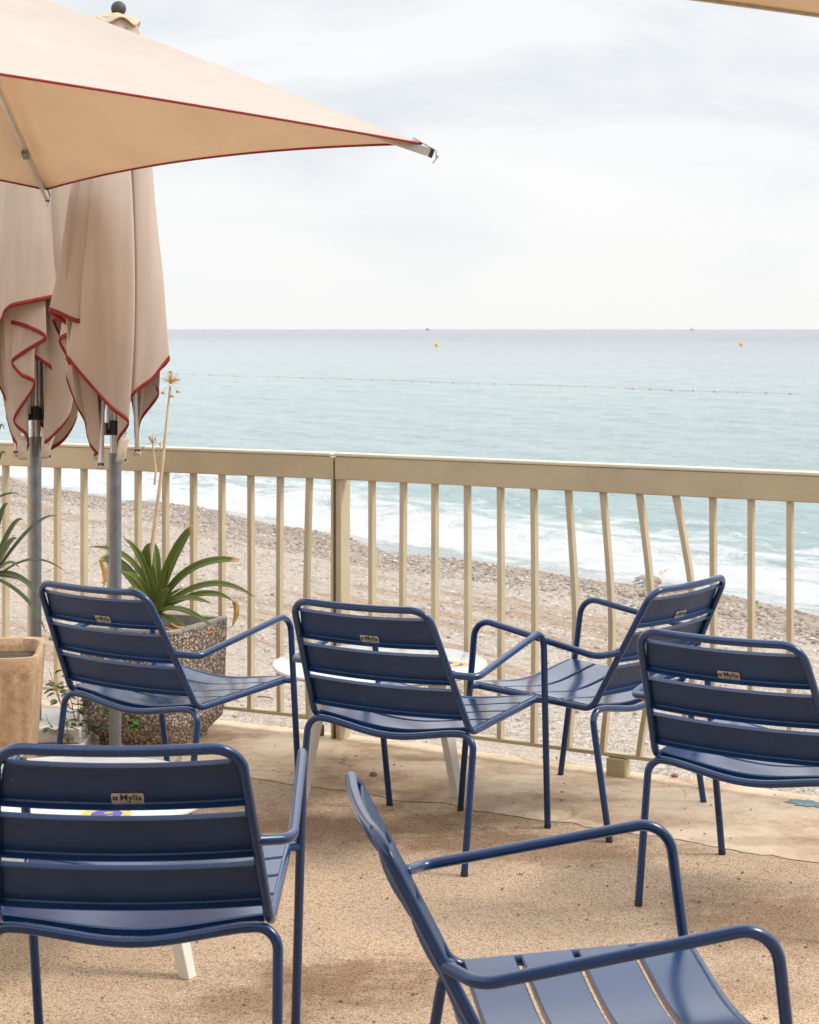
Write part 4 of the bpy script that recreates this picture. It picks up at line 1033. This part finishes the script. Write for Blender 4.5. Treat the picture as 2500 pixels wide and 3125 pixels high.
# ------------------------------------------------------------------ planters and plants
def leaf_strip(m_, uv, path, wd, fold=0.25, nseg=22, tipw=0.25, twist=0.0, side0=None, blunt=False):
    p = np.asarray(path, float)
    # smooth bezier-like resample
    t = np.linspace(0, 1, nseg)
    if len(p) == 3: q = ((1 - t) ** 2)[:, None] * p[0] + (2 * t * (1 - t))[:, None] * p[1] + (t ** 2)[:, None] * p[2]
    else: q = ((1 - t) ** 3)[:, None] * p[0] + (3 * t * (1 - t) ** 2)[:, None] * p[1] + (3 * t ** 2 * (1 - t))[:, None] * p[2] + (t ** 3)[:, None] * p[3]
    tg = np.gradient(q, axis=0); tg /= np.linalg.norm(tg, axis=1)[:, None]
    rows = []; uvr = []
    for i in range(nseg):
        up = V3(0.0, 1.0, -0.75); sd_ = np.cross(up, tg[i])
        if np.linalg.norm(sd_) < 0.25: sd_ = sd_ + V3(0.5, 0, 0) if side0 is None else np.asarray(side0, float)
        sd_ /= np.linalg.norm(sd_)
        if side0 is not None and sd_ @ np.asarray(side0) < 0: sd_ = -sd_
        nn = np.cross(sd_, tg[i])
        k = t[i]
        wk = wd * (0.75 + 0.6 * k if k < 0.4 else 0.99) * (1 if k < 0.5 else (1 - ((k - 0.5) / 0.5) ** (3.5 if blunt else 2.0) * (1 - (0.35 if blunt else 0.02))))
        rows.append([q[i] + sd_ * wk * 0.5 * x + nn * wk * fold * abs(x) for x in (-1, -0.5, 0, 0.5, 1)])
        uvr += [(k, x, 0) for x in (-1, -0.5, 0, 0.5, 1)]
    m_.grid(rows); uv += uvr
def build_leaf(name, matl, parent, path, wd, origin, **kw):
    m_ = MB(); uv = []
    leaf_strip(m_, uv, path, wd, **kw)
    o = m_.build(name, matl, parent, origin=origin, solid=0.0018, angle=60)
    at = o.data.attributes.new('leaf_uv', 'FLOAT_VECTOR', 'POINT')
    at.data.foreach_set('vector', np.array(uv, float).ravel())
    return o
# pebble planter
A_ = V3(-0.900, 6.87, 0); ux = V3(0.423, 0.906, 0); uy = V3(-0.940, 0.341, 0)
PC = A_ + ux * 0.193 + uy * 0.19
pl = thing('pebble_planter', 'square exposed pebble concrete planter under the flowering lily plant', 'planter', PC)
def sq(h, z, ch=0.012):
    o = []
    for sx, sy in ((1, -1), (1, 1), (-1, 1), (-1, -1)):
        c_ = PC + ux * h * sx + uy * h * sy + V3(0, 0, z)
        a_ = (-ux * sx if sx * sy < 0 else -uy * sy); b_ = (-uy * sy if sx * sy < 0 else -ux * sx)
        if sx * sy < 0: o += [c_ + (-ux * sx) * ch, c_ + (-uy * sy) * ch] if False else [c_ - ux * sx * ch, c_ - uy * sy * ch]
        else: o += [c_ - uy * sy * ch, c_ - ux * sx * ch]
    return o
m_ = MB(); m_.loft([sq(0.150, 0.0), sq(0.152, 0.035), sq(0.192, 0.085), sq(0.196, 0.12), sq(0.205, 0.462)], 0, caps=False)
m_.build('planter_wall', M['aggregate'], pl, origin=PC, angle=50)
m_ = MB(); m_.loft([sq(0.206, 0.460), sq(0.2055, 0.470), sq(0.176, 0.470), sq(0.172, 0.40)], 0, caps=False)
m_.build('planter_rim', M['cement'], pl, origin=PC, bevel=0.002)
m_ = MB(); rows = []
for i in range(15):
    rows.append([PC + ux * 0.172 * (i / 7 - 1) + uy * 0.172 * (j / 7 - 1) + V3(0, 0, 0.425 + 0.022 * mnoise.noise(Vector((i * 0.7, j * 0.7, 0)))) for j in range(15)])
m_.grid(rows); m_.build('potting_soil', M['soil'], pl, origin=PC)
# lily
LB = PC + V3(0.0, 0, 0.43)
lily = thing('lily_plant', 'strap leaved lily with yellow tips and dry seed heads in the pebble planter', 'plant', LB)
def c3(x, y): return x / 1.725, 1300 + y / 1.725
def lily_leaf(base, ctrl, tip, wpx, dy=(0, 0, 0), m='lily', **kw):
    Yb = PC[1]
    pts = []
    for (x, y), d in zip((base, ctrl, tip), dy):
        u, v = c3(x, y); pts.append(P3(u, v, Yb + d))
    # make control a true bezier control so the curve passes through ctrl
    pts[1] = 2 * pts[1] - 0.5 * (pts[0] + pts[2])
    build_leaf('leaf', M[m], lily, pts, wpx / 1.725 / FPX * Yb, LB, **kw)
B = (822, 985)
lily_leaf(B, (895, 740), (1018, 525), 62, (0, -.05, -.10), blunt=True, side0=(1, 0.2, 0.3))
lily_leaf(B, (1000, 760), (1262, 708), 46, (0, -.04, -.10), blunt=True)
lily_leaf(B, (1090, 836), (1345, 903), 36, (0, -.08, -.18), 'lily_plain')
lily_leaf(B, (1060, 885), (1232, 925), 34, (0, -.02, -.02), 'lily')
lily_leaf(B, (965, 970), (1140, 1075), 32, (0, -.14, -.24), 'lily')
lily_leaf(B, (752, 720), (648, 590), 36, (0, -.03, -.06), 'lily_plain')
lily_leaf(B, (690, 710), (462, 638), 30, (0, .06, .14), 'lily_plain')
lily_leaf((800, 985), (672, 770), (530, 700), 60, (0, .05, .12), blunt=True)
lily_leaf(B, (772, 720), (800, 618), 52, (0, -.02, -.03), 'lily_plain', side0=(1, 0, 0))
lily_leaf(B, (828, 740), (812, 612), 44, (0, .06, .09), 'lily_plain', side0=(1, 0, 0))
lily_leaf((835, 1010), (860, 910), (896, 855), 62, (-.02, -.08, -.12), 'lily_plain', side0=(1, 0, .2))
lily_leaf(B, (950, 910), (1120, 937), 34, (0, -.12, -.2), 'lily_plain')
lily_leaf(B, (905, 1018), (985, 1060), 26, (0, -.13, -.2), 'lily_plain')
lily_leaf(B, (855, 830), (884, 745), 34, (0, -.03, -.05), 'lily_plain', side0=(1, 0, 0))
lily_leaf(B, (885, 905), (965, 852), 26, (0, -.05, -.1), 'lily_plain')
lily_leaf(B, (740, 830), (640, 770), 42, (0, -.08, -.16), 'lily_plain')
lily_leaf(B, (735, 880), (668, 860), 34, (0, -.1, -.2), 'lily_plain')
lily_leaf(B, (800, 760), (742, 660), 40, (0, .03, .05), 'lily_plain', side0=(1, 0, .3))
lily_leaf(B, (905, 960), (1010, 985), 28, (0, -.16, -.24), 'lily_plain')
def dead_leaf(path, wpx, Yd):
    pts = [P3(*c3(*q), Yd) for q in path]
    m_ = MB(); uv = []; leaf_strip(m_, uv, pts, wpx / 1.725 / FPX * Yd, fold=0.5, side0=(1, 0.3, 0)); m_.build('dead_leaf', M['dead'], lily, origin=LB, solid=0.001)
dead_leaf([(1232, 922), (1262, 960), (1218, 1060)], 30, PC[1] - .03)
dead_leaf([(1090, 1090), (1120, 1085), (1145, 1078)], 20, PC[1] - .22)
dead_leaf([(530, 703), (560, 770), (545, 850)], 26, PC[1] + .12)
dead_leaf([(900, 1040), (940, 1075), (1000, 1050)], 22, PC[1] - .05)
dead_leaf([(870, 1060), (920, 1085), (980, 1095)], 18, PC[1] - .1)
Yl = PC[1] + 0.02
stalk = [P3(*q, Yl) for q in ((446, 1800), (455, 1640), (473, 1500), (497, 1340), (519, 1178))]
stalk = np.array(stalk)
sp_ = np.array([stalk[0] + (stalk[-1] - stalk[0]) * t + V3(0.006 * math.sin(t * 3.0), 0, 0) for t in np.linspace(0, 1, 14)])
st_o = MB().tube(sp_, np.linspace(0.0105, 0.0042, 14), 10).build('flower_stalk', M['stalk'], lily, origin=LB)
def seed_head(c_, rad, n, nm, parent, half=False):
    m_ = MB(); m_.sphere(c_, rad * 0.18, 10, 8)
    for i in range(n):
        z = random.uniform(-0.3 if not half else 0.0, 1); a = random.uniform(0, 6.283); r_ = math.sqrt(max(0, 1 - z * z))
        d = V3(r_ * math.cos(a), r_ * math.sin(a), z); ln = rad * random.uniform(0.75, 1.1)
        m_.tube([c_, c_ + d * ln * 0.6 + V3(0, 0, 0.002), c_ + d * ln], [0.0009, 0.0006, 0.0004], 5)
    m_.build(nm, M['seed'], parent, origin=LB)
hd = P3(521, 1166, Yl); seed_head(hd, 0.040, 90, 'seed_head', st_o)
m_ = MB()
for du, dv in ((-24, 32), (22, 28), (3, 42), (0, -32)):
    q = P3(521 + du, 1166 + dv, Yl - 0.01); m_.sphere(q, 0.008, 8, 6, sc=(1, 1, 0.7)); m_.tube([hd, q], 0.0008, 5)
    for a in range(3): m_.tube([q, q + V3(0.012 * math.cos(a * 2.1), 0.01 * math.sin(a * 2.1), -0.008)], [0.003, 0.0006], 5)
m_.build('seed_pod', M['seed'], st_o, origin=LB)
st2 = MB().tube([P3(*q, Yl + .03) for q in ((472, 1480), (476, 1440), (470, 1390), (466, 1352))], np.linspace(0.005, 0.0035, 4), 8).build('flower_stalk', M['stalk'], lily, origin=LB)
seed_head(P3(466, 1348, Yl + .03), 0.036, 16, 'seed_head', st2, half=True)
m_ = MB(); q0 = P3(466, 1348, Yl + .03)
for du, dv in ((-28, 16), (22, 6), (-8, -14), (16, 20), (8, -10)):
    q = P3(466 + du, 1348 + dv, Yl + .02); m_.tube([q0, q], 0.0009, 5); m_.tube([q, q + V3(0.001 * du / 4, 0, -0.018)], [0.0035, 0.0006], 6); m_.tube([q, q + V3(0.0006 * du, 0.01, 0.006)], [0.003, 0.0006], 6)
m_.build('seed_pod', M['seed'], st2, origin=LB)

# creeping weed at the foot of the planter
def weed(name, label, stems, origin, dens):
    w_ = thing(name, label, 'weed', origin)
    stm = MB(); lv = MB()
    for pts in stems:
        p = np.array(pts); t = np.linspace(0, 1, 14)
        q = ((1 - t) ** 2)[:, None] * p[0] + (2 * t * (1 - t))[:, None] * p[1] + (t ** 2)[:, None] * p[2]
        stm.tube(q, np.linspace(0.0026, 0.0010, 14), 6)
        for i in range(dens):
            k = random.uniform(0.15, 1.0); c_ = q[int(k * 13)]
            a = random.uniform(0, 6.283); d = V3(math.cos(a), math.sin(a), random.uniform(-0.3, 0.6)); d /= np.linalg.norm(d)
            sz = random.uniform(0.018, 0.040); b0 = c_ + d * 0.012
            sd_ = np.cross(d, V3(random.gauss(0, .4), random.gauss(0, .4), 1)); sd_ /= np.linalg.norm(sd_); nn = np.cross(sd_, d)
            stm.tube([c_, b0], 0.0007, 4)
            pr = [(0, 0), (0.25, 0.30), (0.55, 0.34), (0.8, 0.2), (1.0, 0.0)]
            rows = [[b0 + d * sz * a_ + sd_ * sz * w2 * x + nn * sz * (0.12 * abs(x) - 0.25 * a_ * a_) for x in (-1, 0, 1)] for a_, w2 in pr]
            lv.grid(rows)
    stm.build('stem', M['twig'], w_, origin=origin); lv.build('leaves', M['weed'], w_, origin=origin)
    return w_
WO = GP(225, 2262)
def PX(u, v, Y): return P3(u, v, Y)
stems = []
for (u0, v0, u1, v1, u2, v2) in ((235, 2262, 190, 2180, 150, 2040), (225, 2262, 160, 2250, 140, 2180), (240, 2255, 215, 2120, 190, 2010), (230, 2258, 250, 2150, 225, 2040), (215, 2262, 180, 2120, 165, 2080), (225, 2260, 195, 2230, 165, 2215), (245, 2255, 235, 2200, 250, 2130)):
    Y = random.uniform(6.85, 7.05); stems.append((PX(u0, v0, Y - .08), PX(u1, v1, Y - 0.04), PX(u2, v2, Y + .03)))
weed('creeping_weed', 'leafy weed climbing the left side of the pebble planter', stems, WO, 15)
stems = []
for (u0, v0, u1, v1, u2, v2) in ((330, 2150, 330, 2165, 345, 2235), (380, 2140, 400, 2170, 395, 2250), (360, 2150, 375, 2190, 420, 2235), (300, 2130, 320, 2140, 335, 2180), (410, 2160, 420, 2200, 405, 2245)):
    Y = 6.72; stems.append((PX(u0, v0, Y), PX(u1, v1, Y - 0.05), PX(u2, v2, Y - .02)))
weed('creeping_weed', 'small dark leafed weed hanging low on the planter behind the steel pole', stems, P3(370, 2200, 6.72), 13)
# dead roots and litter
m_ = MB()
for q in range(26):
    c_ = GP(random.uniform(220, 520), random.uniform(2262, 2300)); c_[1] -= 0.05
    a = random.uniform(0, 6.283); ln = random.uniform(0.05, 0.16)
    m_.tube([c_ + V3(0, 0, 0.004), c_ + V3(math.cos(a) * ln * .5, math.sin(a) * ln * .5, random.uniform(0.01, 0.03)), c_ + V3(math.cos(a) * ln, math.sin(a) * ln, 0.004)], 0.0016, 5)
tag(m_.build('plant_litter', M['twig']), 'dry twigs and roots lying on the ground at the planter foot', 'plant litter', kind='stuff')

# terracotta pot with a spiky plant
PO = V3(-1.552, 6.55, 0)
pot = thing('terracotta_pot', 'square terracotta pot with combed sides at the left edge', 'plant pot', PO, R(8))
def rsq(h, z, rc=0.05, rip=0.0):
    o = []
    per = 240
    for i in range(per):
        a = 2 * math.pi * i / per
        c_, s_ = math.cos(a), math.sin(a); n = 7.0
        r_ = h / ((abs(c_) ** n + abs(s_) ** n) ** (1 / n))
        r_ += rip * (math.sin(i * 2 * math.pi / 8.0) * (0.7 + 0.6 * mnoise.noise(Vector((i * 0.2, z * 14, 3)))) + 0.4 * mnoise.noise(Vector((i * 0.45, z * 3, 0))))
        o.append(V3(r_ * c_, r_ * s_, z))
    return o
rings = [rsq(0.195, 0.0)] + [rsq(0.195 + 0.030 * z / 0.40, z, rip=0.0050) for z in np.linspace(0.02, 0.395, 14)] + [rsq(0.2265, 0.402), rsq(0.229, 0.42), rsq(0.231, 0.452), rsq(0.228, 0.462), rsq(0.219, 0.463), rsq(0.207, 0.458), rsq(0.203, 0.43), rsq(0.20, 0.36)]
m_ = MB(); m_.loft(rings, caps=False); m_.build('pot_wall', M['pot'], pot, angle=60)
m_ = MB(); m_.add([V3(0, 0, 0.425)] + rsq(0.202, 0.415), [(0, 1 + k, 1 + (k + 1) % 240) for k in range(240)]); m_.build('potting_soil', M['soil'], pot)
SB = PO + V3(0.02, 0, 0.42)
spk = thing('spiky_plant', 'spiky sword leaved plant with brown tips growing in the terracotta pot', 'plant', SB)
def c8(x, y): return x / 3.08, 1300 + y / 3.08
def spike(ctrl, tip, wpx, dy=(0, 0, 0), base=(-150, 1560), **kw):
    pts = [P3(*c8(*q), SB[1] + d) for q, d in zip((base, ctrl, tip), dy)]
    pts[1] = 2 * pts[1] - 0.5 * (pts[0] + pts[2])
    build_leaf('leaf', M['spike'], spk, pts, wpx / 3.08 / FPX * SB[1], SB, **kw)
spike((250, 1000), (535, 845), 36, (0, -.02, .05)); spike((80, 1010), (215, 885), 50, (0, -.05, -.05)); spike((40, 1180), (160, 1055), 80, (0, -.08, -.12))
spike((240, 1265), (620, 1375), 24, (0, -.1, -.15)); spike((200, 1440), (345, 1530), 26, (0, -.05, -.1), base=(-150, 1400)); spike((150, 1410), (400, 1640), 56, (0, -.1, -.2), base=(-150, 1420))
spike((210, 1590), (435, 1948), 36, (0, -.15, -.25), base=(-150, 1400)); spike((-10, 900), (78, 738), 50, (0, .02, .04)); spike((20, 655), (172, 635), 24, (0, .05, .1), base=(-200, 780))
spike((-20, 340), (52, 270), 30, (0, .05, .1), base=(-160, 900)); spike((-30, 120), (42, 35), 26, (0, .05, .1), base=(-140, 900)); spike((-60, 1000), (-10, 850), 50, (0, 0, 0)); spike((-200, 1000), (-330, 700), 50, (0, 0, 0)); spike((-260, 1300), (-480, 1400), 50, (0, 0, 0))
spike((40, 1310), (180, 1330), 40, (0, -.1, -.2))

# ------------------------------------------------------------------ small things on the floor and the beach
for (u, v, sz, lab) in ((1140, 2368, 0.013, 'small brown pebble on the floor under the chair by the round table'), (2060, 2372, 0.012, 'small dark pebble on the terrace edge beside the rail foot')):
    c_ = GP(u, v, 0.008); m_ = MB().sphere(c_ + V3(0, 0, sz * 0.5), sz, 12, 8, sc=(1.2, 0.9, 0.7))
    tag(m_.build('small_stone', M['stone'], origin=c_), lab, 'stone')
def beach_point(u, v):
    Y = 15.0
    for _ in range(40):
        p = P3(u, v, Y); q = p - W0; h = beach_h(q @ WN, q @ WL)
        Y = FPX * (EYE - h) / (v - VH)
    return P3(u, v, Y)
c_ = beach_point(808, 2136)
m_ = MB().tube([c_ + V3(-0.07, 0.05, 0.03), c_ + V3(0, 0, 0.035), c_ + V3(0.06, -0.02, 0.03), c_ + V3(0.10, -0.07, 0.02)], [0.006, 0.009, 0.008, 0.004], 8)
tag(m_.build('driftwood_stick', M['wood'], origin=c_), 'thin brown stick of driftwood lying on the sand beyond the railing', 'driftwood')

m_ = MB()
for q in range(420):
    u = random.uniform(-1.3, 1.5); v = random.uniform(3.6, 7.0)
    c_ = V3(u, v, 0.0)
    tt = (c_ - FP) @ (DR if u > FP[0] else DL); nn_ = (c_ - FP) @ (n_ if u > FP[0] else V3(0.442, 0.897, 0))
    if nn_ > 0.02: continue
    z0 = 0.012 if nn_ > -0.6 else 0.002
    sz = random.uniform(0.0015, 0.0042)
    b_ = m_.n; a = random.uniform(0, 6.283)
    q_ = ico_v * np.array([sz * random.uniform(1, 1.8), sz, sz * 0.7])
    q_ = np.stack([q_[:, 0] * math.cos(a) - q_[:, 1] * math.sin(a), q_[:, 0] * math.sin(a) + q_[:, 1] * math.cos(a), q_[:, 2]], 1) + c_ + V3(0, 0, z0 + sz * 0.3)
    m_.add(q_, ico_f)
tag(m_.build('floor_grit', M['stone'], smooth=True, angle=180), 'scattered brown grit and tiny stones lying on the terrace floor', 'grit', kind='stuff')
# seagull standing at the water's edge
GPt = beach_point(1992, 1822)
gull = thing('seagull', 'brown mottled young seagull standing at the water edge behind the bent balusters', 'seagull', GPt)
M['gull_back'] = mat('gull_brown_feathers', (0.30, 0.25, 0.21), 0.8, var=0.5, vscale=22)
M['gull_white'] = mat('gull_pale_feathers', (0.66, 0.62, 0.58), 0.8, var=0.12, vscale=30)
M['gull_dark'] = mat('gull_dark_feathers', (0.05, 0.045, 0.045), 0.7)
M['gull_leg'] = mat('gull_pink_leg', (0.42, 0.28, 0.24), 0.6)
gx = V3(0.93, 0.36, 0); gz = V3(0, 0, 1); gy = V3(-0.36, 0.93, 0)
def gp(a, b, c_): return GPt + gx * a + gy * b + gz * c_
body = [(-0.20, 0, .27, .022), (-0.14, 0, .265, .055), (-0.05, 0, .26, .088), (0.05, 0, .275, .098), (0.12, 0, .31, .080), (0.155, 0, .365, .054), (0.17, 0, .415, .044), (0.185, 0, .45, .046), (0.205, 0, .468, .040), (0.235, 0, .468, .022)]
m_ = MB()
for i in range(0, 1): 
    pth = np.array([gp(*q[:3]) for q in body]); m_.tube(pth, np.array([q[3] for q in body]), 16)
m_.build('body', M['gull_white'], gull, origin=GPt, angle=180)
m_ = MB().tube([gp(0.225, 0, .466), gp(0.26, 0, .463), gp(0.29, 0, .452)], [0.013, 0.010, 0.003], 8)
m_.build('beak', M['gull_dark'], gull, origin=GPt)
for sg in (-1, 1):
    rows = []
    for t in np.linspace(0, 1, 14):
        a = 0.12 - 0.46 * t; h = .335 + 0.05 * math.sin(t * 2.6) - 0.03 * t; wdt = 0.105 * (1 - t ** 1.6) + 0.012
        rows.append([gp(a, sg * (0.020 + 0.085 * (1 - t) ** 0.5 * math.sin(k * 1.45)), h + 0.02 - wdt * (1 - math.cos(k * 1.45)) * 1.1) for k in np.linspace(0, 1, 8)])
    wg = MB().grid(rows).build('wing', M['gull_back'], gull, origin=GPt, solid=0.012, angle=180)
    MB().tube([gp(-0.28, sg * 0.02, .315), gp(-0.36, sg * 0.015, .30), gp(-0.42, sg * 0.01, .285)], [0.016, 0.011, 0.002], 8, flat=0.5).build('wing_tip', M['gull_dark'], wg, origin=GPt)
    MB().tube([gp(0.0, sg * 0.035, .20), gp(-0.01, sg * 0.035, .10), gp(0.0, sg * 0.035, 0.0)], [0.010, 0.006, 0.006], 8).tube([gp(0.0, sg * 0.035, .006), gp(0.05, sg * 0.035, 0.003)], [0.006, 0.012], 8, flat=0.4).build('leg', M['gull_leg'], gull, origin=GPt)
MB().tube([gp(-0.18, 0, .27), gp(-0.25, 0, .262), gp(-0.31, 0, .255)], [0.03, 0.028, 0.022], 10, flat=0.35).build('tail', M['gull_dark'], gull, origin=GPt)
m_ = MB()
for sg in (-1, 1): m_.sphere(gp(0.212, sg * 0.034, .475), 0.006, 8, 6)
m_.build('eye', M['gull_dark'], gull, origin=GPt)

# ------------------------------------------------------------------ on the water
def sea_pt(u, v): return GP(u, v, SEA)
for (u, v, lab) in ((1335, 1058, 'tilted yellow buoy floating far out, left of the other yellow buoy'), (2262, 1056, 'upright yellow buoy floating far out near the right side')):
    c_ = sea_pt(u, v)
    b = thing('marker_buoy', lab, 'buoy', c_, group='yellow buoys far out at sea')
    ti = 0.35 if u < 2000 else 0.0
    axz = V3(-math.sin(ti), 0, math.cos(ti))
    MB().tube([axz * z for z in (-0.3, 0.1, 0.7, 1.0, 1.12)], [0.45, 0.55, 0.55, 0.45, 0.15], 20).build('float_body', M['buoy'], b)
    MB().tube([axz * 1.1, axz * 1.3], 0.05, 8).build('lifting_eye', M['ship'], b)
pts = [(470, 1138), (560, 1143), (720, 1148), (900, 1153), (1060, 1158), (1235, 1163), (1400, 1169), (1620, 1176), (1800, 1181), (1990, 1189), (2200, 1196), (2400, 1202), (2700, 1212)]
us = [c[0] for c in pts]; vs_ = [c[1] for c in pts]
fo = sea_pt(1500, np.interp(1500, us, vs_))
fl = thing('float_line', 'line of small orange floats on a rope marking the bathing water', 'float line', fo)
rp = [sea_pt(u, np.interp(u, us, vs_)) + V3(0, 0, 0.03) for u in np.arange(470, 2701, 30)]
MB().tube(rp, 0.014, 6).build('rope', M['rope'], fl, origin=fo)
u = 480.0
while u < 2690:
    c_ = sea_pt(u, np.interp(u, us, vs_))
    MB().sphere(c_ + V3(0, 0, 0.06), 0.085, 10, 8, sc=(1.6, 1, 0.9)).build('float', M['float'], fl, origin=fo)
    u += random.choice((52, 58, 66, 74, 90))
for (u, ln, lab) in ((1306, 60, 'tiny grey ship on the horizon left of the middle'), (2112, 46, 'faint tiny ship on the horizon toward the right')):
    Yb = 9000.0; c_ = V3((u - UC) / FPX * Yb, Yb, SEA)
    b = thing('distant_ship', lab, 'ship', c_)
    hl = ln * 0.5 * (0.40 if u < 2000 else 0.35)
    rings = [[V3(x * k, y, z) for x, y in ((-hl, -3), (hl * 0.8, -3), (hl * 1.1, 0), (hl * 0.8, 3), (-hl, 3))] for k, z in ((0.92, -1), (1.0, 5.0))]
    MB().loft(rings).build('hull', M['ship'], b)
    MB().box(V3(-hl * 0.3, 0, 7), (hl * 0.8, 4, 4)).box(V3(-hl * 0.35, 0, 10.0), (hl * 0.45, 3, 2.2)).build('wheelhouse', M['ship'], b)
    MB().tube([V3(-hl * .2, 0, 9), V3(-hl * .2, 0, 14)], 0.4, 6).build('mast', M['ship'], b)
